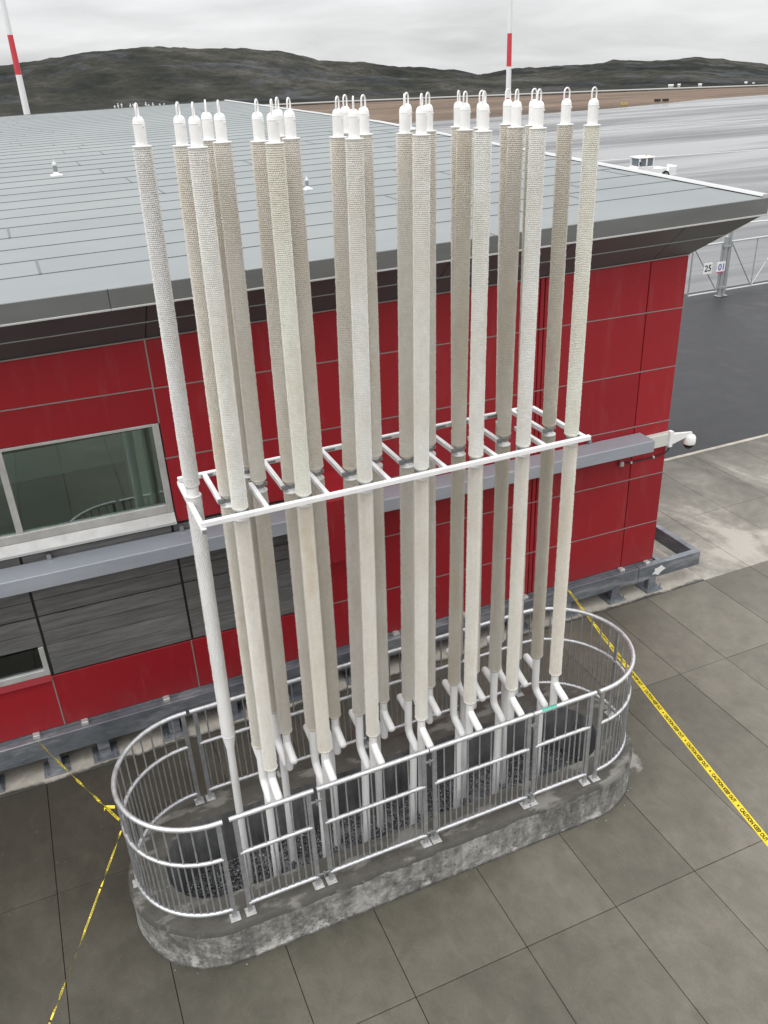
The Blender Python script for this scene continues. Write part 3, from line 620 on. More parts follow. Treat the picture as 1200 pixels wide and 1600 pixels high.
F+= [(0,1,2,3)]; bq.add(V,F); rpart(bq,'edge_flashing',M_PALE)
bq=MB(); bq.box(XL,EX,26.08,26.14,zq(26.1)-0.3,zq(26.1)+0.008); rpart(bq,'ridge_flashing',M_FASC)
# steel base frame on pedestals
def base_beam(x0,x1,y0,y1,z0,z1,wp=WZ):
    b=MB(); b.bbox(x0,x1,y0,y1,z0,z1,0.005); part(b,'base_beam',M_STEEL,wp=wp)
base_beam(XL,0.55,2.85,2.935,0.20,0.43); base_beam(0.556,3.30,2.85,2.935,0.20,0.43); base_beam(3.306,6.10,2.85,2.935,0.20,0.43); base_beam(6.106,7.13,2.846,2.935,0.205,0.435)
base_beam(7.045,7.13,2.936,6.0,0.205,0.434); base_beam(6.45,6.53,2.936,6.0,0.205,0.43)
b=MB(); b.box(XL,6.39,2.937,3.1,0.40,0.455); part(b,'closure_strip',M_STEEL,wp=WZ)
for x in (-1.45,-0.97,-0.12,0.85,1.72,2.6,3.5,4.38,5.86,6.27):
    b=MB(); b.bbox(x-0.035,x+0.035,2.875,2.945,0.43,0.475,0.006); part(b,'clip',M_PLATE,wp=WZ)
for x in (-2.0,-1.35,-0.85,-0.1,0.55,1.3,2.05,2.8,3.55,4.3,5.0,5.76,6.36):
    ped=obj('pedestal',None,bld)
    b=MB(); b.bbox(x-0.06,x+0.06,2.86,2.95,0.02,0.235,0.004); part(b,'stub_post',M_STEEL,ped)
    b=MB(); b.bbox(x-0.13,x+0.13,2.79,3.04,0.004,0.022,0.003); part(b,'foot_plate',M_STEEL,ped)
    for dx in (-0.10,0.10):
        b=MB(); b.tube([(x+dx,2.815,0.02),(x+dx,2.815,0.10)],0.007,8); b.lathe([(0.014,0.0),(0.014,0.014)],6,(x+dx,2.815,0.022)); part(b,'anchor_bolt',M_STRUT,ped)
V=[];rr=[.075,.05,.062,.04,.055,.03,.06,.045,.07,.05]
for k,q in enumerate(rr):
    a=2*math.pi*k/len(rr); V.append((6.42+q*1.7*math.cos(a)+0.4*q*math.sin(a),2.8435,0.318+q*math.sin(a)*1.25))
b=MB(); b.add(V,[tuple(range(len(V)))[::-1]]); part(b,'paint_patch',M_MW,wp=WZ)

# wall-mounted duct along the facade
duct=thing('steel_duct','long pale blue-grey box duct running along the red wall','duct',(0,2.95,2.3))
def dz(p): return (p[0]-0,p[1]-2.95,p[2]-2.3+(-0.0135)*(p[0]-3.0))
for x0,x1 in ((XL,-3.0),(-2.997,5.95)):
    b=MB(); b.bbox(x0,x1,2.65,2.94,2.24,2.39,0.006); b.build('duct_section',M_BEAM,duct,False,dz)
for x in (-0.9,0.35,0.52,2.9,5.2):
    b=MB(); b.box(x-0.02,x+0.02,2.90,2.952,2.391,2.45); b.build('bracket',M_STRUT,duct,False,dz)

# ------------------------------------------------------------------ dome camera
cc_=thing('security_camera','white dome security camera on an arm at the corner of the red wall','camera',(6.2,2.93,2.2))
def cbuild(b,name,mat,smooth=False,par=None): return b.build(name,mat,par or cc_,smooth,lambda p:(p[0]-6.2,p[1]-2.93,p[2]-2.2))
b=MB(); b.bbox(6.00,6.415,2.865,2.947,2.12,2.285,0.006); cbuild(b,'mount_plate',M_CREAM)
b=MB(); b.bbox(6.345,6.40,2.84,2.90,2.10,2.31,0.006); cbuild(b,'bracket',M_CAMW)
b=MB(); b.add([(6.38,2.845,2.13),(6.38,2.90,2.13),(6.38,2.90,2.27),(6.38,2.845,2.27),(6.70,2.85,2.205),(6.70,2.88,2.205),(6.70,2.88,2.235),(6.70,2.85,2.235)],[(0,1,2,3),(7,6,5,4),(0,4,5,1),(1,5,6,2),(2,6,7,3),(3,7,4,0)]); cbuild(b,'arm',M_CAMW)
b=MB(); b.lathe([(0.012,0.125),(0.03,0.12),(0.06,0.108),(0.076,0.085),(0.079,0.02),(0.075,0.0)][::-1],24,(6.68,2.865,2.085)); hs=cbuild(b,'housing',M_CAMW,True)
b=MB(); b.tube([(6.68,2.865,2.19),(6.68,2.865,2.225)],0.02,12); cbuild(b,'neck',M_CAMW,True)
pr=[(0.070*math.cos(t_),-0.078*math.sin(t_)) for t_ in [1.5,1.2,0.9,0.6,0.3,0.0]]
b=MB(); b.lathe(pr,20,(6.68,2.865,2.086)); cbuild(b,'dome',M_DOME,True)
cp=[(5.72,2.935,1.985),(5.80,2.935,1.972),(5.896,2.935,1.970),(6.055,2.935,1.968),(6.229,2.935,1.968),(6.34,2.935,1.975),(6.40,2.915,2.02),(6.415,2.90,2.10)]
b=MB(); b.tube(cp,0.009,8); cbuild(b,'cable',M_DARKG,True)
b=MB(); b.lathe([(0.03,0),(0.032,0.03),(0.022,0.06)],12,(5.70,2.915,1.965)); cbuild(b,'junction_box',M_PLATE,True)
for x in (5.86,6.20): b=MB(); b.bbox(x-0.01,x+0.01,2.920,2.95,1.957,1.982,0.002); cbuild(b,'cable_clip',M_CAMW)

# ------------------------------------------------------------------ roof vents
def roof_vent(loc,label,s):
    z0=zq(loc[1])+0.012*(loc[0]-3)-0.005
    t=thing('roof_vent',label,'vent',(loc[0],loc[1],z0),(0,0,0.3),'roof vents'); t.scale=(s,s,s)
    b=MB(); b.bbox(-0.085,0.085,-0.085,0.085,0,0.035,0.006); b.lathe([(0.06,0.035),(0.045,0.06),(0.042,0.075)],14); b.build('base',M_SIGN,t)
    b=MB(); b.lathe([(0.036,0.07),(0.036,0.20)],14); b.build('stack',M_STRUT,t,True)
    b=MB(); b.lathe([(0.05,0.17),(0.052,0.185),(0.03,0.225),(0.008,0.235)],14); b.build('cowl',M_PLATE,t,True)
    b=MB(); b.tube([(0,0,0.23),(0,0,0.275)],0.007,8); b.build('spike',M_SIGN,t)
roof_vent((0.23,9.45),'small metal roof vent at the left, far up the grey roof',0.85)
roof_vent((2.95,6.0),'small white roof vent seen between the pipes nearer the eave',0.62)

# ------------------------------------------------------------------ finned pipes
LF=2.18
def fin_mesh(NF,SEG,rin,rout,tooth,thick,step):
    V=[];F=[]; p=LF/NF; sl_=0.16*p; jr=rng.normal(0,1,997)
    for i in range(NF):
        z0=i*p
        for q,(rb,zz) in enumerate(((rin,0.0),(rout,sl_),(rout,sl_+thick),(rin,2*sl_+thick))):
            for k in range(SEG):
                a=2*math.pi*(k+step*i)/SEG; r=rb
                if q in (1,2): r+= (0.0006-abs(jr[(i*7+k)%997])*0.0022) if (k%2==0) else -tooth
                V.append((r*math.cos(a),r*math.sin(a),z0+zz))
        bse=i*4*SEG
        for q in range(3 if i==NF-1 else 4):
            for k in range(SEG):
                k2=(k+1)%SEG; F.append((bse+q*SEG+k,bse+q*SEG+k2,bse+(q+1)*SEG+k2,bse+(q+1)*SEG+k))
    me=bpy.data.meshes.new('fin_section'); me.from_pydata(V,[],F); me.materials.append(M_FIN); me.update(); return me
FINME=fin_mesh(184,52,0.0435,0.0560,0.0070,0.0064,0.78)      # upper lengths
FINLO=fin_mesh(150,36,0.0350,0.0572,0.0170,0.0062,0.74)      # lower lengths, coarser and more open
b=MB(); b.lathe([(0.040,-0.006),(0.0565,-0.003),(0.0572,-0.001),(0.0572,0.003),(0.040,0.004)],28); ENDME=b.mesh('end_ring',M_WHITE,True)
b=MB(); b.lathe([(0.036,-0.028),(0.049,-0.012),(0.0565,0.000),(0.0565,0.004)],28); CONEME=b.mesh('end_collar',M_FIN,True)
b=MB(); b.lathe([(0.0340,0.0),(0.0340,0.118),(0.0352,0.119),(0.0352,0.123),(0.0338,0.124),(0.0325,0.138),(0.027,0.150),(0.018,0.157),(0.007,0.160)],24)
b.box(-0.006,0.006,-0.040,-0.030,0.104,0.112); CAPME=b.mesh('cap',M_WHITE,True)
lp=[(-0.0235,0,0.12),(-0.0235,0,0.19)]+[(-0.0235*math.cos(math.pi*k/10),0,0.196+0.028*math.sin(math.pi*k/10)) for k in range(11)]+[(0.0235,0,0.19),(0.0235,0,0.12)]
b=MB(); b.tube(lp,0.0052,8); LOOPME=b.mesh('lifting_loop',M_WHITE,True)
b=MB(); b.tube([(0,0,1.095),(0,0,1.100),(0,0,1.112),(0,0,1.135),(0,0,6.05)],[0.012,0.022,0.031,0.0335,0.0335],18); PIPEF=b.mesh('pipe',M_WHITE,True)
b=MB(); b.tube([(0,0.0,1.425),(0,-0.018,1.405),(0,-0.05,1.385),(0,-0.165,1.345),(0,-0.180,1.340),(0,-0.190,1.3365),(0,-0.195,1.335)],[0.026,0.032,0.0325,0.0325,0.031,0.024,0.010],16); STUBF=b.mesh('stub',M_WHITE,True)
def rear_pipe(d):      # riser, elbow, forward header and the down pipe it feeds
    b=MB(); b.tube([(0,0,6.05),(0,0,1.25),(0,-0.008,1.212),(0,-0.032,1.182),(0,-0.07,1.165),(0,-d+0.02,1.125),(0,-d+0.004,1.121),(0,-d-0.006,1.119)],[.0335]*6+[0.029,0.014],18)
    m_=d*0.52; b.tube([(0,-m_,1.155),(0,-m_,0.62)],0.0325,18); b.tube([(0,-m_,0.62),(0,-m_,-0.25)],0.0340,18); return b.mesh('pipe',M_WHITE,True)
PIPER=rear_pipe(0.195); PIPED=rear_pipe(0.26)
b=MB(); b.tube([(0,0,1.425),(0,0.165,1.447),(0,0.180,1.449),(0,0.190,1.450),(0,0.195,1.4505)],[0.0325,0.0325,0.031,0.024,0.010],16); STUBR=b.mesh('stub',M_WHITE,True)
b=MB(); b.lathe([(0.0337,1.325),(0.0350,1.335),(0.0350,1.425),(0.0337,1.435)],18); TEEME=b.mesh('tee',M_WHITE,True)
b=MB(); b.tube([(0,0,-0.25),(0,0,1.50),(0,0,1.62),(0,0,1.66),(0,0,6.05)],[0.0325,0.0325,0.050,0.052,0.0335],20); PIPE0=b.mesh('pipe',M_WHITE,True)
GAPZ=dict(A=(3.755,3.848),B=(3.765,3.862),C=(3.768,3.866),D=(3.768,3.866),p=(3.825,3.915))
ROW=dict(A=(0.355,1.528,[.41,.867,1.292,1.739,2.206,2.624,3.077],[.489,.93,1.416,1.854,2.282,2.678,3.094]),
 B=(0.58,1.590,[.383,.841,1.259,1.72,2.168,2.578,3.022],[.451,.906,1.401,1.845,2.27,2.651,3.038]),
 C=(0.69,1.545,[.642,1.079,1.531,1.978,2.425,2.868],[.708,1.135,1.616,2.06,2.455,2.856]),
 D=(0.98,1.552,[.627,1.07,1.52,1.965,2.41,2.85],[.696,1.150,1.606,2.045,2.437,2.826]))
ORD=['first','second','third','fourth','fifth','sixth','seventh']
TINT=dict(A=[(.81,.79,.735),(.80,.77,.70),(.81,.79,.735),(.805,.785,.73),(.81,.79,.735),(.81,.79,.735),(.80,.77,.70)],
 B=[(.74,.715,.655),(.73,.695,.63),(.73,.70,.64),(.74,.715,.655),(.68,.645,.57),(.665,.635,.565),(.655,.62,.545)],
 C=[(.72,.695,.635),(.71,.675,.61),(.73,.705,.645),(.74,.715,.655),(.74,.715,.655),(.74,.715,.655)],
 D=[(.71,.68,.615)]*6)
def put(name,me,par,loc=(0,0,0),rz=0,sc=None,col=None):
    o=obj(name,me,par); o.location=loc; o.rotation_euler=(0,0,rz)
    if sc: o.scale=sc
    if col: o.color=(*col,1)
    return o
def finned_pipe(row,k,y,zb,xb,xt,label,tint):
    sl=(xt-xb)/4.5; x0=xb-sl*1.5; top=6.058-0.017*(xb-0.4)
    t=thing('finned_pipe',label,'pipe',(x0,y,0),(0,math.atan(sl),0),'white finned cooling pipes in the oval curb')
    g0,g1=GAPZ[row]; rear=row in 'BD'
    put('pipe',PIPE0 if row=='p' else ({'B':PIPER,'D':PIPED}.get(row,PIPEF)),t)
    if row!='p':
        put('stub',STUBR if rear else STUBF,t); 
        if not rear: put('tee',TEEME,t)
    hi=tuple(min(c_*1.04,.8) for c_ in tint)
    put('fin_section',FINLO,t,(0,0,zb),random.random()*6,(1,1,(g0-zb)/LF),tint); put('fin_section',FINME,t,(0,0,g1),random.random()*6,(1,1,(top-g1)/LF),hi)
    put('end_collar',CONEME,t,(0,0,zb-0.004),0,None,tint); put('end_collar',CONEME,t,(0,0,g1-0.004),0,None,hi)
    put('end_ring',ENDME,t,(0,0,top+0.002)); put('end_ring',ENDME,t,(0,0,g0+0.002),0,(0.97,0.97,1))
    cp_=put('cap',CAPME,t,(0,0,top),0.6)
    f=(xb-0.1)/3.1; ang=R(78-62*f+random.uniform(-14,14)); put('lifting_loop',LOOPME,cp_,(0,0,0),ang-0.6)
    return t
rowname=dict(A='along the front beam',B='in the second row',C='in the third row',D='along the back beam')
for row,(y,zb,bx,tx) in ROW.items():
    for k,(xb,xt) in enumerate(zip(bx,tx)):
        look='pale' if row=='A' else ('beige-stained' if row in 'BD' else 'grey-white')
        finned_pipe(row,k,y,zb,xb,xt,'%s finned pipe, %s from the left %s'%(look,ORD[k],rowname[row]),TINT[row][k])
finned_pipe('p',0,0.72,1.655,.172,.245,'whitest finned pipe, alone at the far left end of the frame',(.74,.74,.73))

# ------------------------------------------------------------------ white support frame
FZ=3.812; sf=thing('support_frame','white rectangular steel frame with short arms clamping the pipes at mid height','frame',(1.68,0.66,FZ))
def fpart(b,name,mat,smooth=False): return b.build(name,mat,sf,smooth,lambda p:(p[0]-1.68,p[1]-0.66,p[2]-FZ))
hw=0.018
def strut(x0,x1,y0,y1,name,drop=0.0):
    b=MB(); b.bbox(x0,x1,y0,y1,FZ-0.018-drop,FZ+0.018-drop,0.003); 
    fpart(b,name,M_FRAMEW)
strut(0.165,3.205,0.262,0.298,'front_beam'); strut(0.165,3.16,1.038,1.074,'back_beam')
strut(0.158,0.194,0.245,1.075,'side_beam',0.0365); strut(3.145,3.181,0.299,1.037,'side_beam')
def clamp(x,y,toward):     # grey strut clamp round a pipe
    b=MB(); n_=16
    pts=[(x+0.037*math.cos(2*math.pi*k/n_),y+0.037*math.sin(2*math.pi*k/n_),FZ) for k in range(n_)]
    V=[];F=[]
    for px__,py__,_ in pts:
        dx,dy=(px__-x)/0.037,(py__-y)/0.037
        V+=[(x+dx*.0345,y+dy*.0345,FZ-.014),(x+dx*.039,y+dy*.039,FZ-.014),(x+dx*.039,y+dy*.039,FZ+.014),(x+dx*.0345,y+dy*.0345,FZ+.014)]
    for k in range(n_):
        a=4*k; c2=4*((k+1)%n_)
        for q in range(4): F.append((a+q,c2+q,c2+(q+1)%4,a+(q+1)%4))
    b.add(V,F); b.bbox(x+0.034,x+0.060,y-0.008,y+0.008,FZ-.013,FZ+.013,0.002); b.bbox(x-0.022,x+0.022,min(y+toward*.036,y+toward*.052),max(y+toward*.036,y+toward*.052),FZ-.019,FZ+.019,0.002)
    fpart(b,'clamp',M_STRUT)
def xat(row,k): 
    y,zb,bx,tx=ROW[row]; return bx[k]+(tx[k]-bx[k])*(FZ-1.5)/4.5
for k in range(7):
    x=xat('B',k); strut(x-0.075,x-0.042,0.56,1.037,'arm'); clamp(x,0.58,0); clamp(xat('A',k),0.355,-1)
    b=MB(); b.bbox(x-0.0745,x-0.03,0.545,0.5595,FZ-.018,FZ+.018,0.002); fpart(b,'arm_end',M_STRUT)
for k in range(6):
    x=xat('C',k); strut(x-0.07,x-0.037,0.299,0.72,'arm'); clamp(x,0.69,0); clamp(xat('D',k),0.98,1)
clamp(.21,0.72,0)
b=MB(); b.bbox(0.160,0.192,0.236,0.2445,FZ-.052,FZ-.021,0.002); fpart(b,'beam_end',M_STRUT)
b=MB(); b.bbox(3.2055,3.211,0.265,0.295,FZ-.015,FZ+.015,0.002); fpart(b,'beam_end',M_STRUT)
for k in range(12):
    b=MB(); x=0.33+0.24*k; b.bbox(x,x+0.09,1.032,1.0375,FZ-.010,FZ+.008,0.001); fpart(b,'slot',M_STRUT)

# ------------------------------------------------------------------ railings
b=MB(); b.tube([(0,0,0),(0,0,1)],0.0068,8,False); BALME=b.mesh('baluster',M_POST,True)
b=MB(); b.bbox(-0.042,0.042,-0.042,0.042,0,0.010,0.002); b.lathe([(0.013,0.010),(0.013,0.020)],6,(0.022,-0.02,0)); PLME=b.mesh('base_plate',M_PLATE)
b=MB(); b.bbox(-0.019,0.019,-0.010,0.010,0.008,1.035,0.002); POME=b.mesh('post',M_POST)
ZR=(1.05,0.672,0.105)
def rail_panel(path, posts, label):
    """path(s)->(x,y,heading) over arc length; posts at given s"""
    S=path.length; o=Vector((*path(0)[:2],H)); t=thing('railing_panel',label,'railing',o,(0,0,0),'galvanised railing panels on the curb')
    loc=lambda p:(p[0]-o.x,p[1]-o.y,p[2]-o.z)
    n_=2 if path.straight else 36
    for zz,r,nm,ins in ((ZR[0],0.0205,'top_rail',-0.022),(ZR[1],0.0175,'mid_rail',0.018),(ZR[2],0.0175,'bottom_rail',0.018)):
        pts=[]
        for k in range(n_):
            s=ins+(S-2*ins)*k/(n_-1); x_,y_,h_=path(s); pts.append((x_,y_,H+zz))
        b=MB(); b.tube(pts,r,12); b.build(nm,M_RAIL,t,True,loc)
    for s in posts:
        x_,y_,h_=path(s); put('post',POME,t,loc((x_,y_,H)),h_); put('base_plate',PLME,t,loc((x_,y_,H+0.001)),h_)
    m_=max(1,round((S-0.05)/0.0515)); st=S/m_
    for k in range(1,m_):
        s=k*st
        if min(abs(s-q) for q in posts)<0.018: continue
        x_,y_,h_=path(s); put('baluster',BALME,t,loc((x_,y_,H+ZR[2])),0,(1,1,ZR[1]-ZR[2]))
        if k%2==0: put('baluster',BALME,t,loc((x_,y_,H+ZR[1])),0,(1,1,ZR[0]-ZR[1]))
    return t
class Line:
    straight=True
    def __init__(s,x0,x1,y): s.a=x0; s.y=y; s.length=x1-x0
    def __call__(s,u): return (s.a+u,s.y,0)
class Arc:
    straight=False
    def __init__(s,cx,cy,r,a0,a1,l0): s.c=(cx,cy,r,a0,a1); s.l0=l0; s.arc=abs(a1-a0)*r; s.length=s.arc+2*l0
    def __call__(s,u):
        cx,cy,r,a0,a1=s.c; sg=1 if a1>a0 else -1
        if u<s.l0: a=a0; e=u-s.l0
        elif u>s.l0+s.arc: a=a1; e=u-s.l0-s.arc
        else: a=a0+sg*(u-s.l0)/r; e=0
        tx,ty=-math.sin(a)*sg,math.cos(a)*sg
        return (cx+r*math.cos(a)+tx*e,cy+r*math.sin(a)+ty*e,math.atan2(ty,tx))
SEGS=[(0.0,0.62),(0.693,1.609),(1.663,2.608),(2.639,3.244)]
side={0:'along the front',1:'along the back'}
for q,(yy) in enumerate((0.0,1.342)):
    for k,(x0,x1) in enumerate(SEGS):
        d=-0.02*q; rail_panel(Line(x0+d,x1+d,yy),[0.02,x1-x0-0.02],'straight galvanised railing panel, %s from the left %s'%(ORD[k],side[q]))
        if k<3:
            pass
rail_panel(Arc(-0.10,0.671,0.671,math.pi*1.5,math.pi*0.5,0.005),[0.012,0.005+0.671*math.pi/2,0.671*math.pi],'curved galvanised railing panel round the left end of the curb')
rail_panel(Arc(3.335,0.671,0.671,-math.pi*0.5,math.pi*0.5,0.01),[0.012,0.01+0.671*math.pi/2,0.671*math.pi+0.008],'curved galvanised railing panel round the right end of the curb')
# latch straps joining neighbouring panels
for k,(xa,xb) in enumerate(((0.62,0.693),(1.609,1.663),(2.608,2.639))):
    for yy in (0.0,1.342):
        t=thing('latch_strap','small steel latch strap closing the %s gap between %s railing panels'%(ORD[k],'front' if yy==0 else 'back'),'latch',((xa+xb)/2,yy,H))
        for zz in (0.94,0.13):
            b=MB(); b.bbox(-(xb-xa)/2-0.012,(xb-xa)/2+0.012,-0.016,-0.011,zz-0.012,zz+0.012,0.002); b.tube([(0.0,-0.02,zz-0.03),(0.0,-0.02,zz+0.03)],0.006,8); b.build('strap',M_POST,t)
# teal label on a top rail
lb=thing('teal_label','small teal label with black writing stuck on the front top rail','label',(2.80,0.0,H+ZR[0]))
V=[];F=[]
for i in range(2):
    for k in range(7):
        a=R(20+24*k); V.append((-0.095+0.15*i,-0.0212*math.cos(a),0.0212*math.sin(a)))
for k in range(6): F.append((k,7+k,8+k,k+1))
b=MB(); b.add(V,F); b.build('strip',M_TEAL,lb,True)
b=MB(); random.seed(3)
for k in range(7):
    x=-0.08+0.02*k; a0=R(random.uniform(60,75)); a1=R(random.uniform(95,115)); P_=[(-0.0219*math.cos(a),0.0219*math.sin(a)) for a in (a0,a1)]
    b.add([(x,P_[0][0],P_[0][1]),(x+.009,P_[0][0],P_[0][1]),(x+.012,P_[1][0],P_[1][1]),(x+.003,P_[1][0],P_[1][1])],[(0,1,2,3)])
b.build('writing',M_BLK,lb)

# ------------------------------------------------------------------ caution tape
def tape(name,label,A,B_,width,twist,letters,sag=0.03,n=90,s_off=0.0,par=None):
    A=Vector(A);B_=Vector(B_); D=B_-A; Ln=D.length; d=D.normalized()
    t=thing(name,label,'tape',A) if par is None else par
    ref=Vector((-0.57,-0.50,0.65)); side_=(ref-d*ref.dot(d)).normalized(); face=d.cross(side_)   # a loose strip lying back towards the walkway
    wd0=face
    def P(s,v,lift=0.0):
        u=s/Ln; a=twist(u); c_,s_=math.cos(a),math.sin(a); wv=(wd0*c_+side_*s_); nv=(-wd0*s_+side_*c_)
        return A+d*s+Vector((0,0,-sag*4*u*(1-u)))+wv*v+nv*(lift+0.004*math.sin(s*9)*0.5)-A
    V=[];F=[]
    for i in range(n+1):
        s=Ln*i/n
        for v in (-width/2,0,width/2): V.append(P(s,v))
    for i in range(n):
        for q in range(2): F.append((3*i+q,3*i+q+1,3*i+q+4,3*i+q+3))
    b=MB(); b.add(V,F); b.build('strip',M_YEL,t,True)
    if letters:
        tv,tf=text_mesh('CAUTION KEEP OUT',1.0,0.035); wmax=tv[:,0].max(); hgt=width*0.58; ln=0.385; pitch=0.475
        s=s_off
        while s+ln<Ln:
            for lift in ((0.0015,) if letters==1 else (0.0015,-0.0015)):
                vv=[P(s+x/wmax*ln,(0.5-y)*-hgt*letters_sign,lift) for x,y,_ in tv]
                b=MB(); b.add(vv,tf); b.build('lettering',M_BLK,t)
            q=s+ln+0.05; e=0.012
            for lift in ((0.0015,) if letters==1 else (0.0015,-0.0015)):
                b=MB(); vv=[]
                for k in range(16):
                    r_=e*(1.0 if k%2==0 else 0.5); a=2*math.pi*k/16; vv.append(P(q+r_*math.cos(a),r_*math.sin(a),lift))
                b.add(vv,[tuple(range(16))]); b.build('star_mark',M_BLK,t)
            s+=pitch
    return t
letters_sign=-1.0
R0=Vector((4.99,2.84,0.40)); R1=Vector((3.64,-1.63,1.20)); R2=R0+(R1-R0)*1.22
tape('caution_tape','yellow CAUTION KEEP OUT tape stretched from the building past the right end of the curb',R0,R2,0.051,lambda u:1.15*(1-sm(0.05,0.62,u)),2,0.05,110,0.10)
tl=Vector((-0.785,0.66,1.19)); 
tape('caution_tape','twisted yellow caution tape running from the building base to the left end railing',(-1.45,2.845,0.47),tl,0.019,lambda u:u*9+1.6*math.sin(u*7+1)+0.5*math.sin(u*23),2,0.015,240,0.05)
tape('caution_tape','twisted yellow caution tape running from the left end railing towards the bottom left corner',tl+Vector((-0.01,-0.01,-0.10)),(-1.70,-1.05,0.86),0.013,lambda u:u*19+1.9*math.sin(u*8)+0.7*math.sin(u*29),2,0.03,320,0.04)
kn=thing('tape_end','loose yellow tape end folded over beside the left curved railing','tape',(-0.90,0.97,1.04)); kn.scale=(0.6,0.6,0.6)
b=MB(); b.add([(0,0,0),(0.01,0.035,0.03),(0.05,0.02,0.075),(0.03,-0.012,0.05),(0.16,-0.06,0.10),(0.15,-0.085,0.07)],[(0,1,2,3),(3,2,4,5)]); b.build('strip',M_YEL,kn)

# ------------------------------------------------------------------ fence gate with number boards
def gate(name,label,x0,x1,y,flip):
    t=thing(name,label,'gate',(x0,y,0)); tl_=lambda b,nm,mt,sm_=True: b.build(nm,mt,t,sm_,lambda p:(p[0]-x0,p[1]-y,p[2]))
    for z,nm in ((1.56,'top_rail'),(0.15,'bottom_rail')): b=MB(); b.tube([(x0,y,z),(x1,y,z)],0.028,8); tl_(b,nm,M_PALE)
    k=max(1,round((x1-x0)/1.0))
    for i in range(k+1):
        x=x0+(x1-x0)*i/k; b=MB(); b.tube([(x,y,0.15),(x,y,1.56)],0.024 if i in (0,k) else 0.016,8); tl_(b,'upright',M_FEN)
    for i in range(k):
        xa=x0+(x1-x0)*i/k; xb=x0+(x1-x0)*(i+1)/k
        za,zb=(0.15,1.56) if (i+flip)%2==0 else (1.56,0.15); b=MB(); b.tube([(xa,y,za),(xb,y,zb)],0.017,8); tl_(b,'brace',M_PALE if (i+flip)%2==0 else M_FEN)
    b=MB(); b.tube([(x0,y,0.86),(x1,y,0.86)],0.008,6); tl_(b,'tension_wire',M_FEN)
    for i in range(int((x1-x0)/0.16)):
        pass
    return t
gate('chain_gate','left leaf of the braced steel gate beside the red wall, carrying number boards',17.30,18.38,14.8,1)
gate('chain_gate','right leaf of the braced steel gate reaching the right edge',18.70,23.7,14.8,1)
for x,lab,hh in ((18.47,'slimmer left steel gate post behind the 01 board',1.72),(18.62,'taller right steel gate post on a foot plate',1.95)):
    t=thing('gate_post',lab,'post',(x,14.78,0)); b=MB(); b.tube([(0,0,0),(0,0,hh)],0.05,12); b.lathe([(0.053,hh),(0.03,hh+.03)],12); b.build('shaft',M_FEN,t,True)
    b=MB(); b.bbox(-0.1,0.1,-0.1,0.1,-0.004,0.02,0.003); b.build('foot_plate',M_FEN,t)
    for zz in (0.25,1.45): b=MB(); b.bbox(-0.075,0.075,-0.055,0.055,zz-0.03,zz+0.03,0.004); b.build('hinge_band',M_FEN,t)
def board_sign(txt,x,z,label,mt):
    t=thing('number_sign',label,'sign',(x,14.70,z)); b=MB(); b.bbox(-0.155,0.155,0.0,0.008,-0.16,0.16,0.003); b.build('plate',M_SIGN,t)
    tv,tf=text_mesh(txt,0.19,0.018); wm_=tv[:,0].max(); b=MB(); b.add([((q[0]-wm_/2)*1.0,-0.003,q[1]-0.085) for q in tv],tf); b.build('number',mt,t)
    if txt=='01': b=MB(); b.box(-0.15,0.15,-0.004,-0.001,-0.155,-0.125); b.build('red_stripe',M_MR,t)
board_sign('25',17.84,0.90,'white board reading 25 hung on the steel gate',M_BLK); board_sign('01',18.33,0.88,'white board reading 01 in blue hung beside the gate posts',M_BLUE)

# ------------------------------------------------------------------ red and white masts
def mast(x,y,bands,r0,r1,label):
    t=thing('obstruction_mast',label,'mast',(x,y,0),(0,0,0),'red and white masts'); top=bands[-1][1]
    for z0,z1,cl_ in bands:
        f0,f1=z0/top,z1/top; b=MB(); b.tube([(0,0,z0),(0,0,z1)],[r0+(r1-r0)*f0,r0+(r1-r0)*f1],14); b.build('red_band' if cl_ else 'white_band',M_MR if cl_ else M_MW,t,True)
mast(1.40,45,[(0,3.6,1),(3.6,7.05,0),(7.05,8.75,1),(8.75,10.6,0),(10.6,12.4,1),(12.4,14.2,0)],0.20,0.085,'tapering red and white banded mast standing beyond the left end of the roof')
mast(29.03,45,[(0,1.2,1),(1.2,2.9,0),(2.9,4.67,1),(4.67,6.37,0),(6.37,8.11,1),(8.11,9.9,0),(9.9,11.6,1),(11.6,13.3,0)],0.19,0.10,'thin red and white banded mast rising behind the pipes right of centre')

# ------------------------------------------------------------------ white apron vehicle
tug=thing('apron_tractor','white airport tractor with square glazed cab and flat load bed on the wet apron','tractor',(34.95,38.7,0),(0,0,R(-10)))
tug.scale=(0.92,0.92,0.96)
def tp(b,name,mat,smooth=False,par=None): return b.build(name,mat,par or tug,smooth)
b=MB(); b.bbox(-1.55,1.75,-0.62,0.62,0.20,0.42,0.02); tp(b,'chassis',M_TUG)
b=MB(); b.add([(-1.55,-.6,.42),(-0.95,-.6,.42),(-0.95,.6,.42),(-1.55,.6,.42),(-1.45,-.55,.66),(-0.95,-.55,.80),(-0.95,.55,.80),(-1.45,.55,.66)],[(3,2,1,0),(4,5,6,7),(0,1,5,4),(1,2,6,5),(2,3,7,6),(3,0,4,7)]); tp(b,'bonnet',M_TUG)
b=MB(); b.bbox(-0.95,0.10,-0.58,0.58,0.42,0.86,0.03); tp(b,'cab_base',M_TUG)
cabz0,cabz1=0.86,1.30
for x in (-0.90,-0.42,0.05):
    for y in (-0.55,0.55): b=MB(); b.bbox(x-0.045,x+0.045,y-0.045,y+0.045,cabz0,cabz1,0.006); tp(b,'cab_pillar',M_TUG)
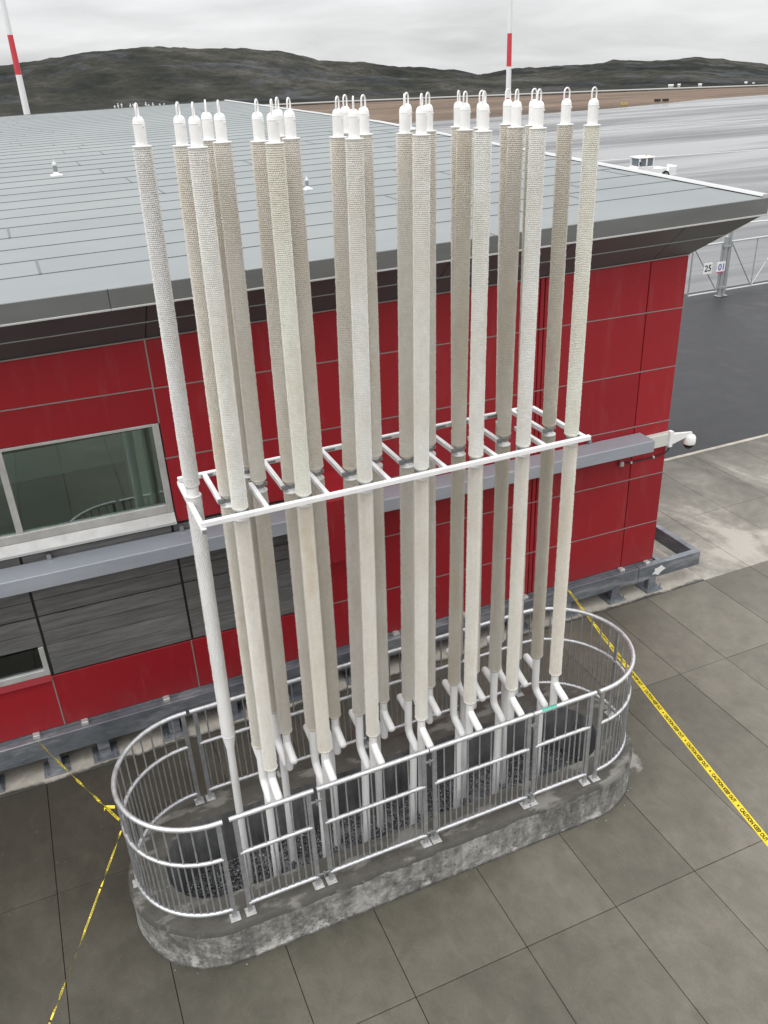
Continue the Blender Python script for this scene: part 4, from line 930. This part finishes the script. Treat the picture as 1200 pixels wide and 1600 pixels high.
b=MB(); b.bbox(-0.86,0.01,-0.545,0.545,cabz0+0.01,cabz1-0.01,0.01); tp(b,'glazing',M_TGLASS)
b=MB(); b.bbox(-1.0,0.15,-0.62,0.62,cabz1,cabz1+0.09,0.025); tp(b,'cab_roof',M_TUG)
b=MB(); b.lathe([(0.05,0),(0.05,0.07),(0.03,0.10)],10,(-0.2,0,cabz1+.08)); tp(b,'beacon',M_YSIGN,True)
b=MB(); b.bbox(0.10,1.05,-0.60,0.60,0.42,0.70,0.02); b.bbox(1.05,1.75,-0.60,0.60,0.42,0.50,0.02); b.bbox(1.15,1.75,-0.62,-0.58,0.42,0.74,0.008); b.bbox(1.70,1.76,-0.62,0.62,0.42,0.78,0.008); tp(b,'load_bed',M_TUG)
for x in (-1.0,0.95):
    for y in (-0.6,0.6):
        wh=obj('wheel',None,tug); wh.location=(x,y,0.27); wh.rotation_euler=(R(90),0,0)
        b=MB(); b.lathe([(0.17,-0.09),(0.26,-0.085),(0.27,-0.05),(0.27,0.05),(0.26,0.085),(0.17,0.09)],20); b.build('tyre',M_TYRE,wh,True)
        b=MB(); b.lathe([(0.05,-0.095),(0.16,-0.092),(0.16,0.092),(0.05,0.095)],16); b.build('rim',M_STRUT,wh,True)
b=MB(); b.bbox(-2.1,-1.55,-0.05,0.05,0.25,0.32,0.01); tp(b,'tow_bar',M_STRUT)
b=MB(); b.bbox(-1.0,-0.94,-0.80,-0.68,0.95,1.15,0.01); b.tube([(-0.95,-0.6,1.1),(-0.97,-0.72,1.08)],0.012,6); tp(b,'mirror',M_DARKG)

# ------------------------------------------------------------------ small far things on the airfield
def far_box(name,label,cat,p,sz,mat,mat2=None,roofh=0.0,group=None,rz=0.0):
    t=thing(name,label,cat,p,(0,0,rz),group); b=MB(); b.bbox(-sz[0]/2,sz[0]/2,-sz[1]/2,sz[1]/2,-0.6,sz[2],0.02); b.build('body',mat,t)
    if roofh:
        b=MB(); x,y,z=sz[0]/2*1.08,sz[1]/2*1.08,sz[2]; b.add([(-x,-y,z),(x,-y,z),(x,y,z),(-x,y,z),(-x,0,z+roofh),(x,0,z+roofh)],[(0,1,5,4),(2,3,4,5),(1,2,5),(3,0,4),(3,2,1,0)]); b.build('roof',mat2 or mat,t)
for k,(a,dr,wd,lab) in enumerate(((40.15,45,4.6,'leftmost white hut below the far right hill'),(40.6,46,2.6,'small white hut just right of the leftmost far hut'),(41.75,42,3.2,'white hut in the middle of the far right row'),(44.2,60,2.6,'white hut second from the right below the far right hill'),(44.6,62,2.2,'rightmost white hut below the far right hill'))):
    p=polar(a,road_r(a)+dr); far_box('hut',lab,'hut',p,(wd*0.36,1.6,0.7),M_PALE,M_PALE,0.35,'white huts beyond the runway',-R(a))
p=Vector((CAM.x+154*math.sin(R(37.6)),CAM.y+154*math.cos(R(37.6)),-0.03))
t=thing('taxiway_sign','low yellow airfield marker board on the brown gravel','sign',p,(0,0,-R(37)))
for dx in (-0.30,0.30): b=MB(); b.bbox(dx-0.25,dx+0.25,-0.1,0.1,0.10,0.48,0.02); b.build('panel',M_YSIGN,t); b=MB(); b.box(dx-0.04,dx+0.04,-0.04,0.04,-0.05,0.2); b.build('leg',M_DKSIGN,t)
p=Vector((CAM.x+163*math.sin(R(39.75)),CAM.y+163*math.cos(R(39.75)),-0.03))
t=thing('taxiway_sign','pair of low dark airfield boards at the edge of the gravel','sign',p,(0,0,-R(39)))
for dx in (-0.75,0.55): b=MB(); b.bbox(dx-0.55,dx+0.5,-0.1,0.1,0.1,0.52,0.02); b.build('panel',M_DKSIGN,t); b=MB(); b.box(dx-0.04,dx+0.04,-0.04,0.04,-0.05,0.2); b.build('leg',M_DKSIGN,t)
for k,a in enumerate((7.15,7.35,7.55,8.05,8.22,8.95,9.1,9.35,9.75,10.0)):
    p=polar(a,road_r(a)+22+3*(k%3)); t=thing('marker_post','tiny white marker cross below the left hill, %s of the row from the left'%(['first','second','third','fourth','fifth','sixth','seventh','eighth','ninth','tenth'][k]),'marker',p,(0,0,0),'white marker posts below the hill')
    b=MB(); b.bbox(-0.13,0.13,-0.1,0.1,-0.5,1.0+0.3*(k%2),0.02); b.bbox(-0.3,0.3,-0.08,0.08,0.55,0.75,0.02); b.build('cross',M_SIGN,t)
